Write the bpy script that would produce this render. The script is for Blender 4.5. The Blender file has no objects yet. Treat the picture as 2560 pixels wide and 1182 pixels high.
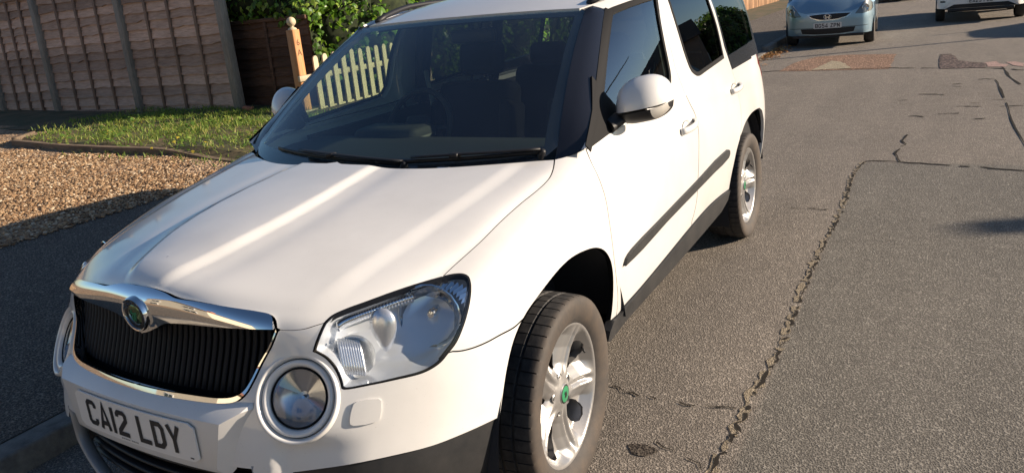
import bpy, bmesh, math, random
import numpy as np
from mathutils import Vector, Matrix, geometry
random.seed(7); rng=np.random.default_rng(11)
sc=bpy.context.scene; COL=sc.collection; R=math.radians
# ---------------------------------------------------------------- camera, sky, sun, exposure
cd=bpy.data.cameras.new('camera'); cam=bpy.data.objects.new('camera',cd); COL.objects.link(cam); sc.camera=cam
CY,CP,CR=-.530625372,-.235693551,-.0988532738
_f=np.array([math.sin(CY)*math.cos(CP),math.cos(CY)*math.cos(CP),math.sin(CP)])
_r=np.array([math.cos(CY),-math.sin(CY),0]); _u=np.cross(_r,_f)
_r2=_r*math.cos(CR)+_u*math.sin(CR); _u2=-_r*math.sin(CR)+_u*math.cos(CR)
cam.matrix_world=Matrix(((_r2[0],_u2[0],-_f[0],1.8747),(_r2[1],_u2[1],-_f[1],-1.9023),(_r2[2],_u2[2],-_f[2],1.5912),(0,0,0,1)))
cd.sensor_fit='HORIZONTAL'; cd.sensor_width=36; cd.lens=36*1844.11/2560
cd.shift_x=(1280-1301.19)/2560; cd.shift_y=-(591-433.14)/2560     # the photograph is cropped from the lower part of the frame
cd.clip_start=.05; cd.clip_end=600
SUN_AZ,SUN_EL=R(28.5),R(18.8)
w=bpy.data.worlds.new('World'); sc.world=w; w.use_nodes=True; nt=w.node_tree
sky=nt.nodes.new('ShaderNodeTexSky'); sky.sky_type='NISHITA'; sky.sun_disc=False
sky.sun_elevation=SUN_EL; sky.sun_rotation=math.pi/2-SUN_AZ; sky.air_density=1.0; sky.dust_density=.4; sky.ozone_density=3.5
bg=nt.nodes['Background']; bg.inputs['Strength'].default_value=.06; nt.links.new(sky.outputs[0],bg.inputs[0])
sd=Vector((math.cos(SUN_AZ)*math.cos(SUN_EL),math.sin(SUN_AZ)*math.cos(SUN_EL),math.sin(SUN_EL)))
sl=bpy.data.lights.new('sun','SUN'); sl.energy=5.0; sl.angle=R(.55); sl.color=(1,.835,.655)
so=bpy.data.objects.new('sun',sl); COL.objects.link(so); so.rotation_euler=sd.to_track_quat('Z','Y').to_euler(); so.location=(20,10,12)
sc.view_settings.view_transform='Standard'; sc.view_settings.look='None'; sc.view_settings.gamma=1
sc.view_settings.exposure=.93
# ---------------------------------------------------------------- helpers
def tag(o,label=None,cat=None,group=None,kind=None):
    if label: o['label']=label
    if cat: o['category']=cat
    if group: o['group']=group
    if kind: o['kind']=kind
    return o
def empty(name,label,cat,loc=(0,0,0),rz=0,group=None):
    o=bpy.data.objects.new(name,None); COL.objects.link(o); o.location=loc; o.rotation_euler=(0,0,rz); o.empty_display_size=.2
    return tag(o,label,cat,group)
class MB:
    def __init__(s): s.v=[];s.f=[];s.m=[];s.sm=[]
    def add(s,v,f,m=0,smooth=False):
        b=len(s.v); s.v.extend([tuple(map(float,q)) for q in v]); s.f.extend([tuple(int(i)+b for i in q) for q in f]); s.m.extend([m]*len(f)); s.sm.extend([smooth]*len(f)); return s
    def box(s,c,d,m=0,rot=None):
        x,y,z=[q/2 for q in d]; V=[Vector((a*x,b*y,e*z)) for a in(-1,1) for b in(-1,1) for e in(-1,1)]
        if rot is not None: V=[rot@q for q in V]
        V=[q+Vector(c) for q in V]
        return s.add(V,[(0,1,3,2),(4,6,7,5),(0,4,5,1),(2,3,7,6),(0,2,6,4),(1,5,7,3)],m)
    def rbox(s,c,d,b=.01,m=0,rot=None,seg=2):
        bm=bmesh.new(); bmesh.ops.create_cube(bm,size=1); bmesh.ops.scale(bm,vec=d,verts=bm.verts)
        bmesh.ops.bevel(bm,geom=bm.edges[:],offset=b,segments=seg,affect='EDGES',profile=.5)
        if rot is not None: bmesh.ops.transform(bm,matrix=rot.to_4x4() if len(rot)==3 else rot,verts=bm.verts)
        bm.verts.index_update(); V=[q.co+Vector(c) for q in bm.verts]; s.add(V,[[x.index for x in q.verts] for q in bm.faces],m,True); bm.free(); return s
    def tube(s,P,r,n=10,m=0,cap=True,closed=False,sq=None):
        P=[Vector(p) for p in P]; k=len(P); rr=r if hasattr(r,'__len__') else [r]*k; V=[];F=[]
        up=None
        for i,p in enumerate(P):
            if closed: t=(P[(i+1)%k]-P[i-1])
            else: t=P[min(i+1,k-1)]-P[max(i-1,0)]
            t.normalize()
            if up is None:
                up=Vector((0,0,1)) if abs(t.z)<.9 else Vector((1,0,0))
            a=t.cross(up).normalized(); bb=a.cross(t).normalized(); up=bb
            for j in range(n):
                th=2*math.pi*j/n; ca,sa=math.cos(th),math.sin(th)
                V.append(p+a*ca*rr[i]*(sq[0] if sq else 1)+bb*sa*rr[i]*(sq[1] if sq else 1))
        rng_=range(k) if closed else range(k-1)
        for i in rng_:
            i2=(i+1)%k
            for j in range(n): F.append((i*n+j,i*n+(j+1)%n,i2*n+(j+1)%n,i2*n+j))
        if cap and not closed: F.append(tuple(range(n))[::-1]); F.append(tuple((k-1)*n+j for j in range(n)))
        return s.add(V,F,m,True)
    def lathe(s,prof,n=48,M=None,m=0,mats=None,smooth=True):   # profile (r,h) about local +X axis (h along X)
        V=[];F=[]
        for (r_,h) in prof:
            for j in range(n):
                th=2*math.pi*j/n; V.append(Vector((h,r_*math.cos(th),r_*math.sin(th))))
        if M is not None: V=[M@q for q in V]
        b=len(s.v); k=len(prof)
        for i in range(k-1):
            mi=mats[i] if mats else m
            F=[(i*n+j,(i+1)*n+j,(i+1)*n+(j+1)%n,i*n+(j+1)%n) for j in range(n)]
            if i==0: s.add(V,F,mi,smooth); b0=len(s.v)-len(V)
            else:
                s.f.extend([tuple(q+b0 for q in ff) for ff in F]); s.m.extend([mi]*n); s.sm.extend([smooth]*n)
        return s
    def build(s,name,mats,parent=None,flat=False,bevel=None,auto=None):
        me=bpy.data.meshes.new(name); me.from_pydata(s.v,[],s.f)
        if not isinstance(mats,(list,tuple)): mats=[mats]
        for q in mats: me.materials.append(q)
        me.polygons.foreach_set('material_index',s.m); me.polygons.foreach_set('use_smooth',[False]*len(s.f) if flat else s.sm)
        me.update(); o=bpy.data.objects.new(name,me); COL.objects.link(o)
        if parent: o.parent=parent
        if auto is not None: me.set_sharp_from_angle(angle=R(auto))
        return o
def np_mesh(name,V,F,mat,parent=None,smooth=False,nper=3):
    me=bpy.data.meshes.new(name); V=np.asarray(V,np.float32); F=np.asarray(F,np.int32)
    me.vertices.add(len(V)); me.vertices.foreach_set('co',V.ravel())
    me.loops.add(F.size); me.loops.foreach_set('vertex_index',F.ravel())
    me.polygons.add(len(F)); me.polygons.foreach_set('loop_start',np.arange(len(F),dtype=np.int32)*nper); me.polygons.foreach_set('loop_total',np.full(len(F),nper,np.int32))
    me.polygons.foreach_set('use_smooth',np.full(len(F),smooth))
    for q in (mat if isinstance(mat,(list,tuple)) else [mat]): me.materials.append(q)
    me.update(); me.validate(); o=bpy.data.objects.new(name,me); COL.objects.link(o)
    if parent: o.parent=parent
    return o
# ---------------------------------------------------------------- materials
MAT={}
def nodes(name):
    m=bpy.data.materials.new(name); m.use_nodes=True; MAT[name]=m
    return m,m.node_tree,m.node_tree.nodes['Principled BSDF']
def pbr(name,col,rough=.5,metal=0,coat=0,spec=.5,cr=.03,trans=0):
    m,t,b=nodes(name); b.inputs['Base Color'].default_value=(*col,1); b.inputs['Roughness'].default_value=rough; b.inputs['Metallic'].default_value=metal
    b.inputs['Coat Weight'].default_value=coat; b.inputs['Coat Roughness'].default_value=cr; b.inputs['Specular IOR Level'].default_value=spec
    return m
def N(t,typ,**kw):
    n=t.nodes.new('ShaderNode'+typ)
    for k,v in kw.items():
        if k in n.inputs: n.inputs[k].default_value=v
        else: setattr(n,k,v)
    return n
def ramp(t,src,stops,interp='LINEAR'):
    r=N(t,'ValToRGB'); r.color_ramp.interpolation=interp; e=r.color_ramp.elements
    while len(e)<len(stops): e.new(.5)
    for q,(p,c) in zip(e,stops): q.position=p; q.color=(*c,1) if len(c)==3 else c
    t.links.new(src,r.inputs[0]); return r.outputs[0]
def pos(t,scale=(1,1,1)):
    g=N(t,'NewGeometry'); mp=N(t,'Mapping'); mp.inputs['Scale'].default_value=scale; t.links.new(g.outputs['Position'],mp.inputs[0]); return mp.outputs[0]
def objc(t,scale=(1,1,1)):
    g=N(t,'TexCoord'); mp=N(t,'Mapping'); mp.inputs['Scale'].default_value=scale; t.links.new(g.outputs['Object'],mp.inputs[0]); return mp.outputs[0]
def noise(t,vec,scale,detail=4,rough=.55,dist=0):
    n=N(t,'TexNoise'); n.inputs['Scale'].default_value=scale; n.inputs['Detail'].default_value=detail; n.inputs['Roughness'].default_value=rough; n.inputs['Distortion'].default_value=dist
    t.links.new(vec,n.inputs['Vector']); return n.outputs[0]
def mix(t,a,b,fac,mode='MIX'):
    m=N(t,'MixRGB'); m.blend_type=mode
    for s,i in ((fac,0),(a,1),(b,2)):
        if isinstance(s,(int,float)): m.inputs[i].default_value=s
        elif isinstance(s,tuple): m.inputs[i].default_value=(*s,1)
        else: t.links.new(s,m.inputs[i])
    return m.outputs[0]
def bump(t,b,h,strength=.5,dist=.01):
    n=N(t,'Bump'); n.inputs['Strength'].default_value=strength; n.inputs['Distance'].default_value=dist; t.links.new(h,n.inputs['Height']); t.links.new(n.outputs[0],b.inputs['Normal'])
def glass(name,tint,refl=1.0,ior=1.5,dust=None):
    m=bpy.data.materials.new(name); m.use_nodes=True; t=m.node_tree; t.nodes.clear(); MAT[name]=m
    o=N(t,'OutputMaterial'); tr=N(t,'BsdfTransparent'); tr.inputs[0].default_value=(*tint,1); g=N(t,'BsdfGlossy'); g.inputs['Roughness'].default_value=0; g.inputs[0].default_value=(refl,refl,refl,1)
    fr=N(t,'Fresnel'); gm=N(t,'NewGeometry'); im=N(t,'Mix',data_type='FLOAT'); im.inputs[2].default_value=ior; im.inputs[3].default_value=1/ior; t.links.new(gm.outputs['Backfacing'],im.inputs[0]); t.links.new(im.outputs[0],fr.inputs[0]); mx=N(t,'MixShader'); t.links.new(fr.outputs[0],mx.inputs[0]); t.links.new(tr.outputs[0],mx.inputs[1]); t.links.new(g.outputs[0],mx.inputs[2]); t.links.new(mx.outputs[0],o.inputs[0])
    if dust:
        df=N(t,'BsdfDiffuse'); df.inputs[0].default_value=(*dust[0],1); m2=N(t,'MixShader'); t.links.new(ramp(t,noise(t,objc(t),2.5,6,.65),[(.3,(dust[1]*.55,)*3),(.75,(dust[1]*1.5,)*3)]),m2.inputs[0]); t.links.new(mx.outputs[0],m2.inputs[1]); t.links.new(df.outputs[0],m2.inputs[2]); t.links.new(m2.outputs[0],o.inputs[0])  # thin bluish diffuse veil painted into the glass, standing in for sky reflection
    return m
# white paint with faint dust and a little unevenness
def paint(name,col,rough=.32,coat=.9,metal=0):
    m,t,b=nodes(name); p=objc(t); n=noise(t,p,2.2,6,.6); n2=noise(t,p,260,2)
    c=mix(t,col,tuple(q*.86 for q in col),ramp(t,n,[(.45,(0,0,0)),(.75,(1,1,1))]))
    sp=ramp(t,noise(t,p,420,1,.5),[(.775,(0,0,0)),(.80,(1,1,1))]); c=mix(t,c,(.25,.2,.14),sp)
    t.links.new(c,b.inputs['Base Color']); b.inputs['Roughness'].default_value=rough; b.inputs['Metallic'].default_value=metal
    b.inputs['Coat Weight'].default_value=coat; b.inputs['Coat Roughness'].default_value=.05
    t.links.new(ramp(t,n,[(.3,(.03,)*3),(.8,(.14,)*3)]),b.inputs['Coat Roughness']); return m
WHITE=paint('white_paint',(.70,.692,.675))
BLK=pbr('black_plastic',(.014,.014,.016),.5,spec=.35); 
def plastic_grey():
    m,t,b=nodes('grey_plastic'); p=objc(t); n=noise(t,p,9,6,.65); t.links.new(ramp(t,n,[(.35,(.014,.015,.017)),(.75,(.034,.033,.033))]),b.inputs['Base Color']); b.inputs['Roughness'].default_value=.5
    bump(t,b,noise(t,p,600,2),.25,.001); return m
GREYP=plastic_grey(); BLKM=pbr('matt_black_trim',(.008,.008,.009),.7,spec=.15)
GLOSSBLK=pbr('gloss_black',(.012,.013,.018),.22,coat=.4,cr=.12)
DARK=pbr('dark_cavity',(.006,.006,.007),.9,spec=.1); CHROME=pbr('chrome',(.78,.79,.80),.035,1)
SATIN=pbr('satin_silver',(.62,.63,.64),.22,1)
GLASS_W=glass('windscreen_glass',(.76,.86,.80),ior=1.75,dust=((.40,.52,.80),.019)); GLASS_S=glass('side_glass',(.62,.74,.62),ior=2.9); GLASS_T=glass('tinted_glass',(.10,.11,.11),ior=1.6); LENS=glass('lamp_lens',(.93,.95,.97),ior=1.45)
SEAL=pbr('rubber_seal',(.010,.010,.011),.75,spec=.15); TRIM=pbr('interior_black',(.018,.018,.020),.6,spec=.35); CLOTH=pbr('seat_cloth',(.018,.018,.02),.9,spec=.1)
BELT=pbr('seat_belt_webbing',(.42,.42,.40),.8)
def tyre_mat():
    m,t,b=nodes('tyre_rubber'); p=objc(t); s=N(t,'SeparateXYZ'); t.links.new(objc(t),s.inputs[0])
    n=noise(t,p,14,6,.65); dusty=mix(t,(.026,.025,.025),(.125,.088,.06),ramp(t,n,[(.3,(.08,)*3),(.72,(.50,)*3)]))
    sw=N(t,'MapRange'); t.links.new(s.outputs[0],sw.inputs[0]); sw.inputs[1].default_value=.080; sw.inputs[2].default_value=.104
    tread=mix(t,(.022,.022,.024),(.055,.052,.050),ramp(t,noise(t,p,40,4),[(.4,(0,0,0)),(.75,(1,1,1))]))
    t.links.new(mix(t,tread,dusty,sw.outputs[0]),b.inputs['Base Color']); b.inputs['Roughness'].default_value=.75; bump(t,b,noise(t,p,160,3),.2,.002); return m
TYRE=tyre_mat()
def alloy_mat():
    m,t,b=nodes('alloy_silver'); p=objc(t); n=noise(t,p,7,6,.7); c=mix(t,(.36,.352,.345),(.22,.15,.10),ramp(t,n,[(.58,(0,0,0)),(.80,(.55,)*3)]))
    t.links.new(c,b.inputs['Base Color']); b.inputs['Metallic'].default_value=.6; b.inputs['Roughness'].default_value=.34; b.inputs['Coat Weight'].default_value=.3; return m
ALLOY=alloy_mat(); BRAKE=pbr('brake_dark',(.05,.045,.04),.6,.6)
PLATE_W=pbr('plate_white',(.74,.73,.71),.35,coat=.3); PLATE_K=pbr('plate_letter_black',(.02,.02,.022),.4)
GREEN=pbr('emblem_green',(.03,.22,.10),.25,coat=.5); RED=pbr('red_lens',(.35,.012,.012),.12,coat=.8)
AMBERLESS=pbr('indicator_lens',(.75,.72,.66),.1,.3,coat=1)

# ---------- smooth surfaces of the parked white car (front axle at y=0, nose towards -y, left side at +x)
def bspl(t):
    return np.stack([(1-t)**3/6,(3*t**3-6*t*t+4)/6,(-3*t**3+3*t*t+3*t+1)/6,t**3/6],-1)
class Surf:
    """uniform cubic B-spline sheet over a net of points; off = parameter of the first net row / column"""
    def __init__(s,net,u0=0,v0=0,fit=2,post=None):
        s.D=np.array(net,float); s.u0=u0; s.v0=v0; s.post=post; s.P=s.D.copy()
        n,m,_=s.D.shape
        for k in range(fit):
            U,V=np.meshgrid(np.arange(n),np.arange(m),indexing='ij')
            e=s.D-s._ev(U.ravel()+u0,V.ravel()+v0,False).reshape(n,m,3)
            e[0]=e[-1]=0; s.P=s.P+e*.8
    def _ev(s,u,v,post=True):
        n,m,_=s.P.shape
        u=np.asarray(u,float)-s.u0; v=np.asarray(v,float)-s.v0
        i=np.clip(np.floor(u).astype(int),0,n-2); j=np.clip(np.floor(v).astype(int),0,m-2)
        bu=bspl(u-i); bv=bspl(v-j)
        def ext(P,ax):   # linear extrapolated ghost row at each end
            a=np.take(P,[0],ax);b=np.take(P,[1],ax);c=np.take(P,[-1],ax);d=np.take(P,[-2],ax)
            return np.concatenate([2*a-b,P,2*c-d],ax)
        if not hasattr(s,'_E') or s._EP is not s.P: s._E=ext(ext(s.P,0),1); s._EP=s.P
        E=s._E; out=np.zeros(u.shape+(3,))
        for a in range(4):
            for b in range(4): out+=(bu[...,a]*bv[...,b])[...,None]*E[i+a,j+b]
        if post and s.post: out=s.post(out)
        return out
    def __call__(s,u,v): return s._ev(u,v)
    def nrm(s,u,v):
        u=np.asarray(u,float);v=np.asarray(v,float);h=2e-3
        a=s(u+h,v)-s(u-h,v); b=s(u,v+h)-s(u,v-h); n=np.cross(a,b)
        return n/np.maximum(np.linalg.norm(n,axis=-1,keepdims=True),1e-12)
def lerp_tab(t,x): return np.interp(x,[a for a,_ in t],[b for _,b in t])
SIDE=[(.2,.80),(.33,.838),(.45,.857),(.55,.867),(.66,.873),(.78,.874),(.88,.868),(.97,.857),(1.07,.838),(1.16,.820),(1.3,.790),(1.4,.765),(1.5,.735),(1.56,.708),(1.60,.672),(1.64,.60)]
def side_x(y,z): return lerp_tab(SIDE,z)-.010*((y-1.4)/1.1)**2
def flare(y,z,yc): return .024*np.exp(-((y-yc)/.36)**2)*np.exp(-((z-.66)/.20)**2)
R_Z=[.20,.33,.45,.55,.66]
FR=[ # front columns: (x,y,z) for rows 0..9
 [(0,-.80,.2),(0,-.87,.33),(0,-.895,.45),(0,-.895,.55),(0,-.872,.66),(0,-.820,.77),(0,-.806,.85),(0,-.800,.90),(0,-.790,.930),(0,-.755,.950)],
 [(.25,-.79,.2),(.25,-.86,.33),(.25,-.885,.45),(.25,-.885,.55),(.25,-.858,.66),(.25,-.803,.765),(.24,-.792,.838),(.23,-.784,.888),(.22,-.768,.915),(.19,-.733,.940)],
 [(.45,-.75,.2),(.46,-.825,.33),(.46,-.85,.45),(.455,-.84,.55),(.455,-.805,.66),(.46,-.762,.738),(.455,-.746,.80),(.445,-.735,.846),(.43,-.716,.874),(.38,-.675,.914)],
 [(.59,-.69,.2),(.61,-.76,.33),(.62,-.785,.45),(.612,-.768,.55),(.603,-.738,.66),(.603,-.703,.72),(.61,-.675,.785),(.60,-.650,.832),(.57,-.625,.864),(.51,-.58,.912)],
 [(.70,-.59,.2),(.735,-.64,.33),(.755,-.655,.45),(.747,-.638,.55),(.737,-.619,.66),(.732,-.594,.73),(.73,-.565,.795),(.71,-.530,.842),(.668,-.505,.876),(.60,-.46,.925)],
 [(.775,-.48,.2),(.81,-.50,.33),(.83,-.50,.45),(.835,-.49,.55),(.83,-.47,.66),(.82,-.455,.745),(.80,-.43,.82),(.77,-.395,.868),(.718,-.375,.896),(.645,-.335,.946)],
 [(.815,-.31,.2),(.85,-.31,.33),(.868,-.31,.45),(.876,-.30,.55),(.877,-.28,.66),(.868,-.27,.765),(.845,-.25,.85),(.805,-.225,.905),(.745,-.21,.938),(.665,-.185,.976)],
 [(.82,0,.2),(.86,0,.33),(.88,0,.45),(.893,0,.55),(.8965,0,.66),(.89,0,.79),(.868,0,.882),(.825,.0,.944),(.752,0,.978),(.67,0,1.008)],
 [(.81,.3,.2),(.845,.32,.33),(.866,.32,.45),(.874,.32,.55),(.878,.32,.66),(.875,.30,.80),(.862,.29,.91),(.835,.29,.985),(.775,.29,1.035),(.68,.25,1.048)],
]
RZ=[.2,.33,.45,.55,.66,.78,.90,.99,1.075,1.16]
def side_col(y,zs=RZ):
    out=[]
    for z in zs:
        x=side_x(y,z)
        if z<1.0: x+=flare(y,z,2.578)+flare(y,z,0.0)
        out.append((x,y,z))
    return out
cols=[np.array(c,float) for c in FR]
for y in (.55,1.0,1.5,2.0,2.3,2.58,2.85): cols.append(np.array(side_col(y)))
RR=[.02,.0,0,0,0,0,-.02,-.06,-.12,-.16]
cols.append(np.array([(x*1.0+.008,3.09+r*.3,z) for (x,_,z),r in zip(side_col(3.0),RR)]))
cols.append(np.array([(x*.87,3.27+r,z) for (x,_,z),r in zip(side_col(3.0),RR)]))
cols.append(np.array([(x*.5,3.335+r,z) for (x,_,z),r in zip(side_col(3.0),RR)]))
cols.append(np.array([(0,3.345+r,z) for (x,_,z),r in zip(side_col(3.0),RR)]))
NC=len(cols)          # columns 0..NC-1
MX=np.array([-1,1,1.])
net=[cols[2]*MX,cols[1]*MX]+cols+[cols[-2]*MX,cols[-3]*MX]
def step_(P):
    P=P.copy(); x=np.abs(P[...,0]); z=P[...,2]; t=lambda a,b,q: np.clip((q-a)/(b-a),0,1)**2*(3-2*np.clip((q-a)/(b-a),0,1))
    P[...,1]+= .020*t(.448,.492,x)*(1-t(.55,.68,x))*(1-t(.545,.60,z))*(P[...,1]<0)
    return P
BODY=Surf(net,u0=-2,v0=0,post=step_)
# bonnet: rows 6..9 of the same net, then two rows to the centre line, mirrored beyond it
_zcp=np.polyfit([-.83,-.75,-.68,-.6,-.45,-.3,-.1,.1,.3],[.935,.955,.968,.981,1.003,1.022,1.045,1.066,1.082],3)
def zc(y): return np.polyval(_zcp,y)
_xcp=np.polyfit([-.80,-.75,-.70,-.6,-.45,-.3,-.1,.1],[.045,.075,.10,.135,.160,.170,.168,.155],3); _xop=np.polyfit([-.75,-.5,-.2,.1,.3],[.475,.53,.59,.62,.625],2)
HC=[-.70,-.665,-.60,-.50,-.38,-.26,-.12,.02,.16]
hood_cols=[]
for c in range(9):
    r=[tuple(q) for q in cols[c][6:10]]
    x9,y9,z9=r[-1]; yc=HC[c]
    for k in (.42,0.):
        x=x9*k; y=yc+(y9-yc)*k*k; w=(abs(x)/.67)**2
        zz=zc(y); r.append((x,y,zz-(zc(y9)-z9)*(k**2.2 if x9>0 else 0)))
    r.append((-r[-2][0],r[-2][1],r[-2][2])); r.append((-r[-4][0],r[-4][1],r[-4][2]))
    hood_cols.append(np.array(r))
hn=[hood_cols[2]*MX,hood_cols[1]*MX]+hood_cols+[2*hood_cols[-1]-hood_cols[-2]]
# net column 0: keep the rows going over the centre line
def sst(a,b,x):
    t=np.clip((x-a)/(b-a),0,1); return t*t*(3-2*t)
def crease(P):
    P=P.copy(); x=np.abs(P[...,0]); y=np.clip(P[...,1],-.84,.35)
    s=x-np.maximum(np.polyval(_xcp,y),.02); fade=sst(-.84,-.72,y)*(1-.35*sst(-.1,.2,y))
    P[...,2]+= fade*(.0125*(1-sst(-.004,.042,s))-.0035*np.exp(-((s-.085)/.05)**2))
    so=x-np.polyval(_xop,y); f2=sst(-.76,-.55,y)*(1-sst(.10,.30,y))
    P[...,2]+= f2*.0075*(1-sst(-.008,.055,so))
    return P
HOOD=Surf(hn,u0=-2,v0=6,post=crease)
# greenhouse side: u = y, v = z (analytic)
class Sheet:
    def __init__(s,f): s.f=f
    def __call__(s,u,v): return s.f(np.asarray(u,float),np.asarray(v,float))
    nrm=Surf.nrm
_zz=np.linspace(.9,1.64,75); _sx=np.interp(_zz,[a for a,_ in SIDE],[b for _,b in SIDE])
for _ in range(40): _sx[1:-1]=.25*_sx[:-2]+.5*_sx[1:-1]+.25*_sx[2:]
def gh(y,z):
    yp=.34+(z-1.07)*1.5; k=np.clip((1.4-y)/np.maximum(1.4-yp,.25),0,1.6)**2
    d=np.maximum(.008+.16*(z-1.07),0)*k
    return np.stack([np.interp(z,_zz,_sx)-d-.012*np.clip((y-1.6)/1.3,0,2)**2*(1+1.5*np.clip(z-1.07,0,1)),y,z+0*y],-1)
GLASS=Sheet(gh)
# windscreen sheet: u = x, v = 0 (cowl) .. 1 (header)
def wsf(x,v):
    ax=np.abs(x)
    b=np.stack([x,.085+.30*ax**2.0+.10*ax**6,1.035+.0*ax],-1)
    tx=x*.80
    t=np.stack([tx,.86+.22*np.abs(tx)**2,1.523-.028*np.abs(tx)**2],-1)
    p=b+(t-b)*v[...,None]
    bow=.035*np.sin(np.pi*np.clip(v,-.2,1.2)); p[...,2]+=bow*.85; p[...,1]-=bow*.5
    return p
WIND=Sheet(wsf)
# roof: u = x, v = y
def roof_w(y): return np.interp(y,[.86,.93,1.1,1.3,1.6,2.6,3.2],[.57,.583,.625,.658,.672,.66,.62])
def rf(s_,y):          # s_ = 0 centre .. 1 edge
    t=np.clip((y-.86)/.8,0,1); e=1-(1-t)**2
    x=s_*roof_w(y+.0*s_); yy=y+.075*np.abs(s_)**2*(1-np.clip((y-.86)/1.2,0,1))
    zc_=1.523+.112*e-.05*np.clip((y-2.2)/1.0,0,1)**2
    return np.stack([x,yy,zc_-(.010+.060*e)*np.abs(s_)**2.6],-1)
ROOF=Sheet(rf)

# ---------------------------------------------------------------- panels cut out of the smooth sheets
def pin(P,poly):
    x,y=P[:,0],P[:,1]; q=np.roll(poly,-1,0); ins=np.zeros(len(P),bool)
    for (x1,y1),(x2,y2) in zip(poly,q):
        c=((y1>y)!=(y2>y)); 
        if y1!=y2: ins^=c&(x<(x2-x1)*(y-y1)/(y2-y1)+x1)
    return ins
def dist_poly(P,poly):
    d=np.full(len(P),1e9); q=np.roll(poly,-1,0)
    for a,b in zip(poly,q):
        ab=b-a; l=ab@ab
        t=np.clip(((P-a)@ab)/l,0,1) if l>1e-14 else np.zeros(len(P))
        d=np.minimum(d,np.linalg.norm(P-a-t[:,None]*ab,axis=1))
    return d
def inset(poly,g,fix=None):
    """move a closed outline inwards by g (counter-clockwise result)"""
    A=.5*np.sum(poly[:,0]*np.roll(poly[:,1],-1)-np.roll(poly[:,0],-1)*poly[:,1])
    s=1 if A>0 else -1
    a=poly-np.roll(poly,1,0); b=np.roll(poly,-1,0)-poly
    a/=np.maximum(np.linalg.norm(a,axis=1,keepdims=True),1e-9); b/=np.maximum(np.linalg.norm(b,axis=1,keepdims=True),1e-9)
    n=np.c_[-(a+b)[:,1],(a+b)[:,0]]*s; l=np.linalg.norm(n,axis=1,keepdims=True); n/=np.maximum(l,1e-9)
    k=np.clip(1/np.maximum(l[:,0]/2,.45),1,2)
    out=poly+n*(g*k)[:,None]
    if fix is not None: out[fix]=poly[fix]
    return out
def clean(poly,eps):
    out=[poly[0]]
    for q in poly[1:]:
        if np.linalg.norm(q-out[-1])>eps: out.append(q)
    if np.linalg.norm(out[0]-out[-1])<=eps: out.pop()
    return np.array(out)
def resamp(poly,step):
    out=[]
    for a,b in zip(poly,np.roll(poly,-1,0)):
        k=max(1,int(np.ceil(np.linalg.norm(b-a)/step)))
        for i in range(k): out.append(a+(b-a)*i/k)
    return np.array(out)
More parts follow.
